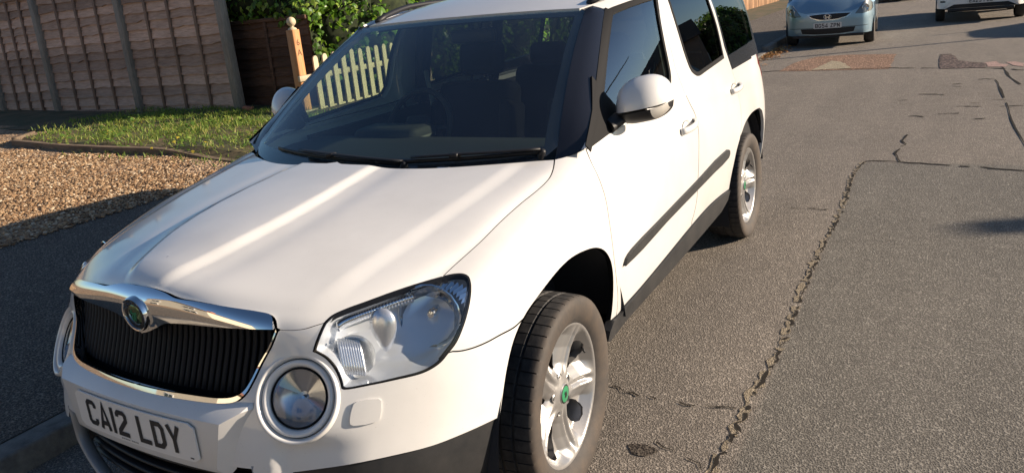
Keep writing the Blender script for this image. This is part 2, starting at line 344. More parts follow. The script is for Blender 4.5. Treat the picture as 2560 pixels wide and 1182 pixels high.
def panel(name,S,outline,mat,parent,holes=(),step=.03,gap=.0018,lip=.018,off=0.,mirror=0,sym=False,fixu=None,kk=None,darklip=False):
    """cut a panel out of sheet S. mirror=-1 builds the other side; sym=True builds both halves as one"""
    o=np.array(outline,float); c=o.mean(0); h=.02*(o.max(0)-o.min(0))
    su=np.median([np.linalg.norm(S(np.array([q[0]+1e-3]),np.array([q[1]]))-S(np.array([q[0]-1e-3]),np.array([q[1]])))/2e-3 for q in o])
    sv=np.median([np.linalg.norm(S(np.array([q[0]]),np.array([q[1]+1e-3]))-S(np.array([q[0]]),np.array([q[1]-1e-3])))/2e-3 for q in o])
    k=np.array([max(su,.01),max(sv,.01)]) if kk is None else np.array(kk,float)
    loops=[]
    for i,L in enumerate([outline]+list(holes)):
        P=resamp(clean(np.array(L,float)*k,1e-4),step)
        fx=None
        if fixu is not None: fx=np.abs(S(P[:,0]/k[0],P[:,1]/k[1])[:,0])<2e-3
        P=inset(P,gap if i==0 else -gap,fx); loops.append(P)
    lo,hi=loops[0].min(0),loops[0].max(0)
    gx,gy=np.meshgrid(np.arange(lo[0]+step*.5,hi[0],step),np.arange(lo[1]+step*.5,hi[1],step*.87),indexing='ij'); gx=gx+(np.arange(gy.shape[1])%2)*step*.5
    G=np.c_[gx.ravel(),gy.ravel()]; m=pin(G,loops[0])&(dist_poly(G,loops[0])>step*.45)
    for L in loops[1:]: m&=~pin(G,L)&(dist_poly(G,L)>step*.45)
    G=G[m]; V2=np.vstack(loops+[G]); E=[];b=0
    for L in loops: n=len(L); E+=[(b+i,b+(i+1)%n) for i in range(n)]; b+=n
    r=geometry.delaunay_2d_cdt([Vector(q) for q in V2],E,[],0,1e-6)
    W=np.array([tuple(q) for q in r[0]]); T=[t for t in r[2] if len(t)==3]; T=np.array(T)
    cen=W[T].mean(1); ok=pin(cen,loops[0])
    for L in loops[1:]: ok&=~pin(cen,L)
    T=T[ok]; used=np.unique(T); rem=-np.ones(len(W),int); rem[used]=np.arange(len(used)); W=W[used]; T=rem[T]
    uv=W/k; P=S(uv[:,0],uv[:,1]); nu=uv[:,0].copy()
    if sym: nu=np.maximum(nu,.05)
    Nn=S.nrm(nu,uv[:,1])
    # outward orientation: away from car axis point
    ref=np.array([0,np.clip(P[:,1].mean(),-.2,3),.5]); s=np.sign(((P-ref)*Nn).sum(1).mean()); Nn=Nn*s
    if sym: z=np.abs(P[:,0])<2e-3; Nn[z,0]=0; P[z,0]=0; Nn/=np.linalg.norm(Nn,axis=1,keepdims=True)
    P=P+Nn*off
    e1=P[T[:,1]]-P[T[:,0]]; e2=P[T[:,2]]-P[T[:,0]]; fl=(np.cross(e1,e2)*Nn[T[:,0]]).sum(1)<0; T[fl]=T[fl][:,::-1]
    if sym:
        n=len(P); z=np.where(np.abs(P[:,0])<1e-6)[0] if fixu is not None else np.array([],int); mp=np.arange(n)+n; mp[z]=z
        P=np.vstack([P,P*[-1,1,1]]); Nn=np.vstack([Nn,Nn*[-1,1,1]]); T=np.vstack([T,mp[T][:,::-1]])
    if mirror==-1: P=P*[-1,1,1]; Nn=Nn*[-1,1,1]; T=T[:,::-1]
    # folded-in edge
    from collections import Counter
    ed=Counter(); dr={}
    for t in T:
        for a,b2 in ((t[0],t[1]),(t[1],t[2]),(t[2],t[0])):
            kk=(min(a,b2),max(a,b2)); ed[kk]+=1; dr[kk]=(a,b2)
    bd=[dr[q] for q,c2 in ed.items() if c2==1]; V=[P]; Nl=[Nn]; F=[tuple(t) for t in T]; nb=len(P)
    if lip>0 and bd:
        vs=sorted({i for q in bd for i in q}); ix={v:i for i,v in enumerate(vs)}; vs=np.array(vs)
        V+= [P[vs]-Nn[vs]*.0003,P[vs]-Nn[vs]*lip]; k1=nb;k2=nb+len(vs)
        for a,b2 in bd: F.append((k1+ix[b2],k1+ix[a],k2+ix[a],k2+ix[b2]))
    V=np.vstack(V); me=bpy.data.meshes.new(name); me.from_pydata(V.tolist(),[],[tuple(int(i) for i in q) for q in F]); 
    for q in (mat if isinstance(mat,(list,tuple)) else [mat]): me.materials.append(q)
    if darklip: me.materials.append(MAT['dark_cavity']); me.polygons.foreach_set('material_index',[0 if len(q)==3 else 1 for q in F])  # folded edges coloured near-black, so the shade of the shut gaps is painted in
    me.polygons.foreach_set('use_smooth',[len(q)==3 for q in F]); me.update()
    ln=np.zeros((len(me.loops),3)); li=np.zeros(len(me.loops),np.int32); me.loops.foreach_get('vertex_index',li)
    NN=np.zeros((len(V),3)); NN[:nb]=Nn; ln=NN[li]      # zero = automatic normal on the folded edge
    me.normals_split_custom_set([tuple(q) for q in ln])
    ob=bpy.data.objects.new(name,me); COL.objects.link(ob)
    if parent: ob.parent=parent
    return ob
def near(S,P,uv,it=12):
    """closest sheet parameters to points P"""
    P=np.atleast_2d(P).astype(float); uv=np.array(np.broadcast_to(uv,(len(P),2)),float); h=1e-3
    for _ in range(it):
        q=S(uv[:,0],uv[:,1]); a=(S(uv[:,0]+h,uv[:,1])-q)/h; b=(S(uv[:,0],uv[:,1]+h)-q)/h; d=P-q
        aa=(a*a).sum(1);bb=(b*b).sum(1);ab=(a*b).sum(1);ad=(a*d).sum(1);bd=(b*d).sum(1); D=np.maximum(aa*bb-ab*ab,1e-12)
        uv=uv+.8*np.c_[(bb*ad-ab*bd)/D,(aa*bd-ab*ad)/D]
    return uv
def strip_on(S,uv,wd,off,name,mat,parent,mirror=0,th=.004):
    """raised ribbon following a curve on the sheet"""
    uv=np.array(uv,float); P=S(uv[:,0],uv[:,1]); n=S.nrm(uv[:,0],uv[:,1]); ref=np.array([0,np.clip(P[:,1].mean(),-.2,3),.5]); n*=np.sign(((P-ref)*n).sum(1).mean())
    t=np.gradient(P,axis=0); t/=np.linalg.norm(t,axis=1,keepdims=True); s=np.cross(n,t); wv=np.broadcast_to(np.asarray(wd,float),(len(P),))[:,None]
    V=np.stack([P-s*wv/2+n*(off-th),P-s*wv/2+n*off,P-s*wv*.25+n*(off+.25*th),P+s*wv*.25+n*(off+.25*th),P+s*wv/2+n*off,P+s*wv/2+n*(off-th)],1)
    if mirror==-1: V=V*[-1,1,1]
    k=len(P); V=V.reshape(-1,3); F=[]
    for i in range(k-1):
        for j in range(5):
            q=(i*6+j,i*6+j+1,(i+1)*6+j+1,(i+1)*6+j); F.append(q if mirror==-1 else q[::-1])
    F.append(tuple(range(6))); F.append(tuple((k-1)*6+j for j in range(6))[::-1])
    return MB().add(V,F,0,True).build(name,mat,parent,auto=40)
# ---------------------------------------------------------------- lettering by strokes (units mm, 50 x 79)
GLY={'C':[[(43,56),(43,65),(36,72),(14,72),(7,65),(7,14),(14,7),(36,7),(43,14),(43,23)]],'A':[[(5,0),(25,77),(45,0)],[(13,20),(37,20)]],'1':[[(7,0),(7,79)]],
'2':[[(7,57),(7,65),(14,72),(36,72),(43,65),(43,50),(9,16),(7,7),(49,7)]],'L':[[(7,79),(7,7),(49,7)]],'D':[[(7,0),(7,72),(33,72),(43,61),(43,18),(33,7),(8,7)]],'Y':[[(5,79),(25,36),(45,79)],[(25,38),(25,0)]],
'B':[[(7,0),(7,72),(36,72),(43,66),(43,46),(36,40),(8,40)],[(34,40),(43,33),(43,13),(36,7),(8,7)]],'G':[[(43,56),(43,65),(36,72),(14,72),(7,65),(7,14),(14,7),(36,7),(43,14),(43,36),(27,36)]],
'5':[[(44,72),(8,72),(8,44),(36,44),(43,37),(43,14),(36,7),(14,7),(7,14),(7,21)]],'4':[[(36,0),(36,76),(7,26),(7,19),(50,19)]],'Z':[[(6,72),(43,72),(7,7),(45,7)]],'P':[[(7,0),(7,72),(36,72),(43,65),(43,43),(36,36),(8,36)]],
'N':[[(7,0),(7,79)],[(9,74),(41,5)],[(43,0),(43,79)]],'E':[[(48,72),(7,72),(7,7),(48,7)],[(8,40),(42,40)]],'F':[[(48,72),(7,72),(7,0)],[(8,40),(42,40)]],'U':[[(7,79),(7,14),(14,7),(36,7),(43,14),(43,79)]]}
def ribbon(P,wd):
    P=np.array(P,float); d=np.diff(P,axis=0); d/=np.linalg.norm(d,axis=1,keepdims=True); n=np.c_[-d[:,1],d[:,0]]; L=[];Rr=[]
    for i in range(len(P)):
        if i==0: m=n[0]
        elif i==len(P)-1: m=n[-1]
        else:
            m=n[i-1]+n[i]; m/=np.linalg.norm(m); m=m/max(.55,m@n[i])
        L.append(P[i]+m*wd/2); Rr.append(P[i]-m*wd/2)
    return L,Rr
def reg_text(mb,text,fn,m=1,sw=14):
    """number plate characters; fn(x,z,h) -> 3D"""
    wds=[14 if c=='1' else (33-11 if c==' ' else 50) for c in text]; tot=sum(wds)+11*(len(text)-1); x=-tot/2; e=0
    for c,wd in zip(text,wds):
        for st in GLY.get(c,[]):
            L,Rr=ribbon(st,sw); k=len(L); e+=.00006
            V=[fn((x+q[0])/1000,(q[1]-39.5)/1000,.0012+e) for q in L]+[fn((x+q[0])/1000,(q[1]-39.5)/1000,.0012+e) for q in Rr]
            mb.add(V,[(i,i+1,k+i+1,k+i) for i in range(k-1)],m)
        x+=wd+11
def font_mesh(text,size,depth,mat,name,parent=None,M=Matrix(),bold=0):
    c=bpy.data.curves.new('lettering','FONT'); c.body=text; c.size=size; c.extrude=depth; c.align_x='CENTER'; c.align_y='CENTER'; c.offset=bold; c.resolution_u=3
    o=bpy.data.objects.new('lettering',c); COL.objects.link(o); me=bpy.data.meshes.new_from_object(o.evaluated_get(bpy.context.evaluated_depsgraph_get())); bpy.data.objects.remove(o); bpy.data.curves.remove(c)
    me.transform(M); V=[tuple(v.co) for v in me.vertices]; F=[tuple(p.vertices) for p in me.polygons]; bpy.data.meshes.remove(me); return V,F

CURVES={
'lip':[(0.043,7.767),(0.107,7.776),(0.172,7.773),(0.235,7.76),(0.297,7.733),(0.357,7.694),(0.415,7.648),(0.471,7.597),(0.519,7.539),(0.565,7.472),(0.61,7.41),(0.658,7.369),(0.719,7.356),(0.782,7.368),(0.85,7.392),(0.921,7.414),(1.035,7.44),(1.16,7.474),(1.286,7.512),(1.404,7.553),(1.509,7.595),(1.614,7.637),(1.711,7.664),(1.791,7.666),(1.827,7.664),(1.858,7.661),(1.885,7.646),(1.908,7.606),(1.923,7.553),(1.935,7.487),(1.945,7.408),(1.953,7.319),(1.959,7.197),(1.962,7.062),(1.963,6.927),(1.963,6.804)],
'seam':[(1.965,6.713),(2.009,6.728),(2.054,6.739),(2.099,6.75),(2.144,6.768),(2.193,6.793),(2.243,6.823),(2.292,6.857),(2.341,6.899),(2.385,6.95),(2.43,7.01),(2.473,7.072),(2.514,7.128),(2.548,7.169),(2.58,7.208),(2.612,7.245),(2.644,7.28)],
'hl_top':[(2.635,7.26),(2.667,7.373),(2.699,7.485),(2.733,7.588),(2.772,7.674),(2.821,7.749),(2.874,7.807),(2.931,7.853),(2.991,7.894),(3.072,7.938),(3.16,7.97),(3.252,7.995),(3.347,8.016),(3.456,8.036),(3.572,8.051),(3.692,8.059),(3.813,8.057),(3.936,8.045),(4.064,8.025),(4.194,7.995),(4.324,7.954),(4.441,7.904),(4.554,7.844),(4.666,7.773),(4.776,7.693)],
'hl_tip':[(4.776,7.693),(4.831,7.641),(4.885,7.587),(4.938,7.528),(4.986,7.461),(5.025,7.397),(5.063,7.328),(5.097,7.254),(5.125,7.175),(5.144,7.11),(5.161,7.042),(5.174,6.973),(5.184,6.902),(5.189,6.822),(5.19,6.74),(5.188,6.658),(5.185,6.576),(5.179,6.473),(5.169,6.369),(5.158,6.268),(5.145,6.169),(5.128,6.063),(5.109,5.959),(5.086,5.858),(5.062,5.759),(5.032,5.649),(5,5.54),(4.965,5.432),(4.929,5.329),(4.892,5.228),(4.854,5.128),(4.815,5.033),(4.775,4.948),(4.739,4.888),(4.703,4.837),(4.667,4.788),(4.632,4.737)],
'hl_bot':[(4.632,4.737),(4.598,4.687),(4.566,4.635),(4.533,4.586),(4.498,4.544),(4.462,4.511),(4.426,4.483),(4.388,4.46),(4.349,4.44),(4.308,4.423),(4.268,4.41),(4.224,4.4),(4.175,4.395),(4.085,4.397),(3.981,4.408),(3.874,4.422),(3.773,4.432),(3.685,4.437),(3.598,4.441),(3.513,4.444),(3.426,4.447),(3.331,4.444),(3.229,4.437),(3.137,4.433),(3.072,4.444),(3.059,4.454),(3.049,4.465),(3.04,4.478),(3.03,4.49)],
'hl_left':[(3.03,4.49),(3.016,4.562),(3.002,4.635),(2.987,4.71),(2.968,4.79),(2.941,4.894),(2.911,5.003),(2.878,5.111),(2.843,5.212),(2.803,5.314),(2.76,5.414),(2.717,5.507),(2.676,5.588),(2.641,5.646),(2.606,5.697),(2.572,5.739),(2.541,5.776),(2.521,5.798),(2.502,5.816),(2.483,5.831),(2.465,5.848)],
'hl_in':[(2.465,5.848),(2.471,5.909),(2.476,5.97),(2.482,6.034),(2.49,6.106),(2.502,6.22),(2.517,6.349),(2.534,6.489),(2.551,6.631),(2.57,6.777),(2.59,6.93),(2.612,7.091),(2.635,7.26)],
'cut':[(4.773,7.689),(4.841,7.718),(4.91,7.746),(4.978,7.77),(5.043,7.789),(5.096,7.801),(5.146,7.81),(5.199,7.818),(5.259,7.826),(5.375,7.837),(5.509,7.844),(5.651,7.848),(5.791,7.854),(5.932,7.865),(6.075,7.881),(6.22,7.896),(6.363,7.904),(6.5,7.904),(6.635,7.901),(6.763,7.894),(6.881,7.884),(6.978,7.87),(7.068,7.851),(7.153,7.833),(7.231,7.822),(7.285,7.818),(7.337,7.816),(7.386,7.817),(7.434,7.824),(7.473,7.833),(7.51,7.845),(7.548,7.862),(7.586,7.886),(7.623,7.917),(7.66,7.954),(7.698,7.996),(7.735,8.04),(7.769,8.083),(7.803,8.129),(7.837,8.177),(7.87,8.224),(7.896,8.264),(7.92,8.303),(7.945,8.342),(7.97,8.382)],
'pbase':[(7.97,8.382),(7.991,8.333),(8.014,8.285),(8.038,8.238),(8.066,8.193),(8.102,8.142),(8.144,8.092),(8.189,8.048),(8.237,8.012),(8.283,7.989),(8.33,7.973),(8.378,7.961),(8.427,7.949)],
'dfront':[(8.427,7.949),(8.398,7.779),(8.372,7.613),(8.351,7.448),(8.336,7.282),(8.329,7.109),(8.33,6.934),(8.337,6.76),(8.345,6.59),(8.354,6.428),(8.365,6.272),(8.376,6.125),(8.386,5.988),(8.394,5.875),(8.4,5.77),(8.405,5.667),(8.408,5.561),(8.408,5.426),(8.404,5.288),(8.399,5.149),(8.396,5.012),(8.394,4.87),(8.394,4.727),(8.395,4.581),(8.396,4.43),(8.4,4.255),(8.406,4.067),(8.417,3.866),(8.434,3.654),(8.458,3.435),(8.486,3.201),(8.516,2.963),(8.542,2.739),(8.559,2.594),(8.576,2.461),(8.59,2.333),(8.598,2.203),(8.598,2.038),(8.59,1.877),(8.58,1.718),(8.576,1.56)],
'arch':[(5.526,2.33),(5.541,2.48),(5.556,2.629),(5.572,2.776),(5.588,2.922),(5.606,3.076),(5.625,3.228),(5.646,3.377),(5.671,3.522),(5.702,3.672),(5.738,3.824),(5.779,3.97),(5.827,4.105),(5.877,4.217),(5.931,4.32),(5.99,4.413),(6.056,4.497),(6.134,4.576),(6.219,4.642),(6.309,4.701),(6.402,4.756),(6.509,4.814),(6.624,4.869),(6.741,4.912),(6.852,4.938),(6.924,4.945),(6.994,4.945),(7.063,4.938),(7.136,4.922),(7.207,4.899),(7.28,4.869),(7.357,4.834),(7.436,4.793),(7.517,4.749),(7.603,4.702),(7.69,4.648),(7.774,4.589),(7.84,4.534),(7.905,4.475),(7.967,4.411),(8.025,4.342),(8.085,4.257),(8.139,4.163),(8.187,4.062),(8.228,3.959),(8.265,3.842),(8.291,3.722),(8.31,3.595),(8.326,3.461),(8.34,3.281),(8.345,3.087),(8.344,2.889),(8.34,2.694),(8.334,2.513),(8.325,2.337),(8.313,2.174),(8.301,2.028),(8.289,1.932),(8.275,1.848),(8.261,1.769),(8.248,1.688)],
'archseam':[(4.664,4.744),(4.704,4.713),(4.743,4.681),(4.784,4.651),(4.826,4.625),(4.876,4.599),(4.928,4.577),(4.983,4.557),(5.038,4.539),(5.101,4.523),(5.166,4.51),(5.233,4.498),(5.3,4.489),(5.368,4.482),(5.436,4.478),(5.505,4.475),(5.574,4.469),(5.644,4.458),(5.716,4.443),(5.786,4.431),(5.85,4.426),(5.901,4.432),(5.947,4.445),(5.992,4.46),(6.038,4.472)],
'blk':[(5.526,2.33),(5.42,2.363),(5.315,2.39),(5.212,2.414),(5.11,2.434),(5.012,2.451),(4.918,2.466),(4.824,2.479),(4.728,2.491),(4.612,2.502),(4.496,2.509),(4.378,2.517),(4.259,2.527),(4.118,2.544),(3.975,2.564),(3.833,2.583),(3.692,2.598),(3.539,2.608),(3.382,2.614),(3.212,2.604),(3.028,2.575),(2.827,2.534),(2.624,2.491),(2.432,2.457),(2.238,2.41)],
'silltop':[(8.248,1.688),(8.331,1.652),(8.415,1.616),(8.497,1.583),(8.576,1.56),(8.664,1.552),(8.742,1.561),(8.82,1.576),(8.901,1.587),(9.024,1.589),(9.147,1.587),(9.268,1.589),(9.385,1.599),(9.532,1.626),(9.683,1.662),(9.839,1.704),(9.996,1.749),(10.163,1.797),(10.34,1.85),(10.522,1.9),(10.706,1.941),(10.866,1.971),(11.028,1.998),(11.191,2.013),(11.355,2.009),(11.477,1.991),(11.602,1.961),(11.733,1.924),(11.871,1.88),(11.993,1.838),(12.125,1.789),(12.271,1.739),(12.435,1.688)],
'rarch':[(12.435,1.688),(12.449,1.855),(12.464,2.029),(12.481,2.207),(12.503,2.381),(12.526,2.53),(12.552,2.671),(12.581,2.812),(12.612,2.957),(12.649,3.135),(12.69,3.315),(12.737,3.491),(12.792,3.655),(12.855,3.804),(12.927,3.946),(13.006,4.082),(13.093,4.212),(13.187,4.34),(13.288,4.467),(13.403,4.581),(13.534,4.677),(13.663,4.741),(13.807,4.794),(13.967,4.831),(14.143,4.85),(14.292,4.85),(14.449,4.84),(14.608,4.824),(14.759,4.805),(14.87,4.788),(14.974,4.768),(15.071,4.75),(15.166,4.734)],
'bdoor_lo':[(10.893,8.03),(10.909,7.856),(10.926,7.679),(10.943,7.504),(10.961,7.33),(10.98,7.171),(11.001,7.013),(11.022,6.856),(11.038,6.7),(11.049,6.547),(11.058,6.4),(11.063,6.258),(11.067,6.121),(11.068,5.986),(11.066,5.86),(11.061,5.734),(11.054,5.601),(11.041,5.39),(11.023,5.161),(11.006,4.925),(10.992,4.697),(10.982,4.499),(10.971,4.304),(10.962,4.107),(10.953,3.905),(10.946,3.689),(10.941,3.463),(10.934,3.236),(10.923,3.023),(10.908,2.856),(10.889,2.699),(10.869,2.556),(10.85,2.431),(10.835,2.358),(10.819,2.296),(10.805,2.239),(10.796,2.179),(10.793,2.127),(10.792,2.075),(10.793,2.023),(10.794,1.972)],
'Hlip':[(0.055,7.647),(0.119,7.655),(0.184,7.651),(0.245,7.648),(0.303,7.663),(0.359,7.674),(0.415,7.658),(0.47,7.616),(0.518,7.564),(0.563,7.501),(0.609,7.442),(0.657,7.4),(0.718,7.381),(0.782,7.386),(0.85,7.402),(0.922,7.417),(1.036,7.437),(1.161,7.469),(1.287,7.507),(1.405,7.548),(1.51,7.591),(1.615,7.633),(1.711,7.658),(1.792,7.658),(1.827,7.655),(1.859,7.651),(1.886,7.634),(1.91,7.593),(1.925,7.539),(1.938,7.471),(1.948,7.393),(1.956,7.305),(1.962,7.187),(1.964,7.057),(1.964,6.929),(1.965,6.812)],
'Hseam':[(1.967,6.724),(2.011,6.738),(2.056,6.746),(2.101,6.756),(2.147,6.771),(2.195,6.794),(2.245,6.821),(2.295,6.854),(2.343,6.894),(2.388,6.944),(2.433,7.003),(2.476,7.064),(2.517,7.12),(2.551,7.161),(2.584,7.2),(2.616,7.237),(2.648,7.272)],
'Hhl':[(2.639,7.252),(2.67,7.364),(2.702,7.477),(2.735,7.582),(2.771,7.674),(2.818,7.755),(2.868,7.819),(2.922,7.871),(2.979,7.918),(3.056,7.97),(3.14,8.009),(3.229,8.04),(3.32,8.067),(3.427,8.095),(3.539,8.115),(3.656,8.127),(3.776,8.128),(3.9,8.116),(4.029,8.094),(4.163,8.058),(4.298,8.008),(4.421,7.948),(4.542,7.875),(4.659,7.789),(4.775,7.695)],
'Hcut':[(4.772,7.69),(4.839,7.725),(4.906,7.757),(4.972,7.786),(5.036,7.809),(5.089,7.825),(5.138,7.836),(5.19,7.846),(5.249,7.856),(5.365,7.871),(5.499,7.879),(5.641,7.884),(5.781,7.89),(5.921,7.904),(6.064,7.924),(6.209,7.942),(6.352,7.952),(6.49,7.952),(6.625,7.949),(6.754,7.941),(6.874,7.931),(6.971,7.916),(7.063,7.897),(7.148,7.879),(7.226,7.869),(7.281,7.866),(7.332,7.866),(7.38,7.869),(7.427,7.879),(7.465,7.891),(7.502,7.907),(7.537,7.928),(7.573,7.958),(7.608,7.998),(7.643,8.047),(7.678,8.103),(7.713,8.162),(7.746,8.218),(7.78,8.276),(7.815,8.332),(7.849,8.382),(7.878,8.422),(7.907,8.458),(7.936,8.492),(7.967,8.524)],
'Hcowl':[(7.967,8.524),(7.951,8.636),(7.938,8.731),(7.923,8.811),(7.908,8.88),(7.893,8.933),(7.875,8.978),(7.851,9.02),(7.82,9.063),(7.756,9.14),(7.695,9.228),(7.631,9.316),(7.566,9.398),(7.501,9.476),(7.432,9.553),(7.362,9.628),(7.292,9.703),(7.232,9.769),(7.174,9.837),(7.12,9.905),(7.079,9.976),(7.059,10.035),(7.045,10.095),(7.027,10.152),(7.008,10.204),(6.998,10.238),(6.993,10.272),(6.976,10.298),(6.948,10.32),(6.922,10.338),(6.898,10.355),(6.874,10.373),(6.849,10.396),(6.832,10.452),(6.818,10.521),(6.803,10.595),(6.794,10.669),(6.794,10.732),(6.795,10.796),(6.799,10.86),(6.804,10.926)],
'bar_low':[(0.003,5.283),(0.017,5.291),(0.032,5.299),(0.045,5.308),(0.059,5.317),(0.069,5.326),(0.079,5.334),(0.09,5.345),(0.103,5.359),(0.139,5.405),(0.186,5.469),(0.235,5.541),(0.28,5.609),(0.312,5.662),(0.343,5.717),(0.373,5.768),(0.402,5.812),(0.426,5.839),(0.449,5.859),(0.473,5.876),(0.501,5.895),(0.567,5.933),(0.646,5.972),(0.73,6.01),(0.809,6.047),(0.881,6.08),(0.949,6.109),(1.02,6.14),(1.098,6.18),(1.227,6.257),(1.371,6.35),(1.514,6.447),(1.643,6.534),(1.728,6.592),(1.807,6.645),(1.884,6.692),(1.961,6.734)],
'grille_side':[(1.961,6.722),(1.93,6.464),(1.898,6.225),(1.865,6.002),(1.83,5.795),(1.793,5.608),(1.757,5.439),(1.724,5.281),(1.694,5.131),(1.667,4.966),(1.645,4.809),(1.626,4.668),(1.607,4.551),(1.593,4.481),(1.579,4.418),(1.563,4.363),(1.543,4.314),(1.521,4.275),(1.496,4.241),(1.468,4.211),(1.437,4.187),(1.397,4.164),(1.354,4.148),(1.306,4.136),(1.254,4.126),(1.168,4.116),(1.069,4.11),(0.966,4.108),(0.87,4.108),(0.795,4.111),(0.723,4.117),(0.652,4.125),(0.579,4.133),(0.502,4.142),(0.422,4.152),(0.343,4.162),(0.27,4.172),(0.218,4.178),(0.169,4.185),(0.122,4.192),(0.073,4.198)],
'frame_side':[(1.976,6.622),(1.948,6.402),(1.919,6.195),(1.89,6),(1.858,5.812),(1.823,5.629),(1.788,5.459),(1.756,5.299),(1.727,5.146),(1.7,4.979),(1.679,4.818),(1.661,4.673),(1.643,4.55),(1.63,4.469),(1.618,4.395),(1.604,4.328),(1.585,4.267),(1.563,4.213),(1.538,4.164),(1.51,4.121),(1.477,4.085),(1.438,4.058),(1.395,4.04),(1.347,4.027),(1.294,4.016),(1.202,4.003),(1.096,3.995),(0.985,3.991),(0.883,3.988),(0.808,3.989),(0.736,3.992),(0.666,3.997),(0.593,4.002),(0.518,4.007),(0.44,4.013),(0.363,4.018),(0.287,4.023),(0.221,4.028),(0.157,4.032),(0.092,4.036),(0.026,4.039)],
'plinth':[(0.076,3.841),(0.369,3.839),(0.647,3.822),(0.898,3.804),(1.104,3.804),(1.297,3.805),(1.425,3.782),(1.445,3.77),(1.459,3.756),(1.469,3.737),(1.475,3.704),(1.476,3.663),(1.476,3.61),(1.477,3.425),(1.469,3.175),(1.452,2.929),(1.437,2.773),(1.418,2.622),(1.396,2.465)],
'washer':[(3.182,3.522),(3.179,3.563),(3.179,3.61),(3.197,3.781),(3.229,3.952),(3.247,3.989),(3.273,4.011),(3.423,4.027),(3.571,3.985),(3.595,3.958),(3.609,3.918),(3.606,3.704),(3.575,3.511),(3.564,3.483),(3.546,3.468),(3.393,3.452),(3.23,3.474),(3.203,3.496),(3.182,3.522)],
'mould':[(8.787,3.297),(8.82,3.406),(8.865,3.502),(8.952,3.573),(9.07,3.623),(9.381,3.685),(9.744,3.739),(10.303,3.847),(10.953,3.957),(11.55,4.105),(12.089,4.116),(12.147,4.05),(12.18,3.973),(12.183,3.833),(12.116,3.706),(11.794,3.632),(11.446,3.635),(11.204,3.61),(10.954,3.584),(10.439,3.533),(9.951,3.461),(9.63,3.366),(9.332,3.29),(9.083,3.281),(8.787,3.297)],
'win_f':[(1.007,1.497),(1.055,1.503),(1.106,1.509),(1.157,1.514),(1.204,1.518),(1.252,1.521),(1.306,1.525)],
'wf1':[(0.417,1.076),(0.45,1.1),(0.484,1.123),(0.52,1.149),(0.568,1.186),(0.619,1.227),(0.672,1.267),(0.719,1.302),(0.767,1.337),(0.819,1.374),(0.877,1.413),(0.938,1.454),(1.005,1.495)],
'wf2':[(1.005,1.495),(1.044,1.501),(1.084,1.506),(1.126,1.511),(1.169,1.516),(1.216,1.52),(1.267,1.524),(1.324,1.527),(1.393,1.53),(1.473,1.533)],
'wf3':[(1.473,1.533),(1.435,1.502),(1.407,1.471),(1.387,1.44),(1.368,1.401),(1.353,1.36),(1.342,1.322),(1.335,1.292),(1.331,1.264),(1.326,1.237),(1.322,1.216),(1.318,1.195),(1.311,1.176),(1.297,1.157),(1.279,1.139),(1.262,1.122)],
'wf4':[(1.262,1.122),(1.196,1.117),(1.131,1.113),(1.068,1.109),(1.002,1.106),(0.938,1.102),(0.871,1.099),(0.783,1.094),(0.694,1.089),(0.611,1.084),(0.543,1.081),(0.479,1.079),(0.417,1.076)],
'wr1':[(1.68,1.128),(1.659,1.136),(1.639,1.145),(1.622,1.155),(1.604,1.177),(1.594,1.202),(1.586,1.23),(1.579,1.265),(1.576,1.304),(1.574,1.344),(1.573,1.395),(1.576,1.449),(1.59,1.502)],
'wr3':[(2.258,1.466),(2.255,1.419),(2.258,1.371),(2.26,1.322),(2.255,1.264),(2.246,1.205),(2.239,1.146)],
'wr4':[(2.239,1.146),(2.103,1.139),(1.976,1.133),(1.87,1.128),(1.813,1.125),(1.764,1.122),(1.724,1.121),(1.708,1.123),(1.694,1.125),(1.68,1.128)],
'wq1':[(2.35,1.144),(2.36,1.206),(2.372,1.267),(2.375,1.326),(2.365,1.373),(2.35,1.418),(2.339,1.462)],
'wq3':[(2.872,1.434),(2.869,1.374),(2.875,1.314),(2.881,1.258),(2.881,1.223),(2.878,1.19),(2.876,1.158)],
'wq4':[(2.876,1.158),(2.782,1.156),(2.692,1.155),(2.605,1.152),(2.517,1.15),(2.432,1.147),(2.35,1.144)],
'bdoor_up':[(1.478,1.546),(1.463,1.535),(1.451,1.524),(1.44,1.51),(1.42,1.474),(1.407,1.431),(1.401,1.387),(1.4,1.349),(1.403,1.311),(1.407,1.273)],
'dtop':[(0.328,1.066),(0.357,1.084),(0.387,1.102),(0.418,1.121),(0.449,1.141),(0.485,1.164),(0.521,1.189),(0.558,1.214),(0.596,1.24),(0.634,1.267),(0.674,1.294),(0.714,1.322),(0.755,1.349),(0.792,1.374),(0.831,1.4),(0.869,1.424),(0.904,1.447),(0.927,1.461),(0.949,1.474),(0.971,1.487),(0.993,1.5)],
'dtop2':[(0.993,1.5),(0.994,1.501),(0.995,1.502),(0.996,1.503),(0.983,1.507),(0.958,1.51),(0.935,1.513)],
'ws_r':[(0.742,0.011),(0.744,0.042),(0.747,0.074),(0.75,0.107),(0.752,0.143),(0.755,0.191),(0.757,0.244),(0.759,0.301),(0.76,0.361),(0.761,0.428),(0.761,0.499),(0.761,0.576),(0.759,0.655),(0.755,0.729),(0.751,0.805),(0.745,0.885),(0.738,0.97)],
'wsg_r':[(0.769,0.024),(0.77,0.067),(0.771,0.11),(0.772,0.155),(0.773,0.202),(0.773,0.256),(0.773,0.313),(0.772,0.372),(0.77,0.433),(0.769,0.493),(0.766,0.556),(0.762,0.621),(0.758,0.686),(0.754,0.739),(0.749,0.791),(0.744,0.844),(0.738,0.899)],
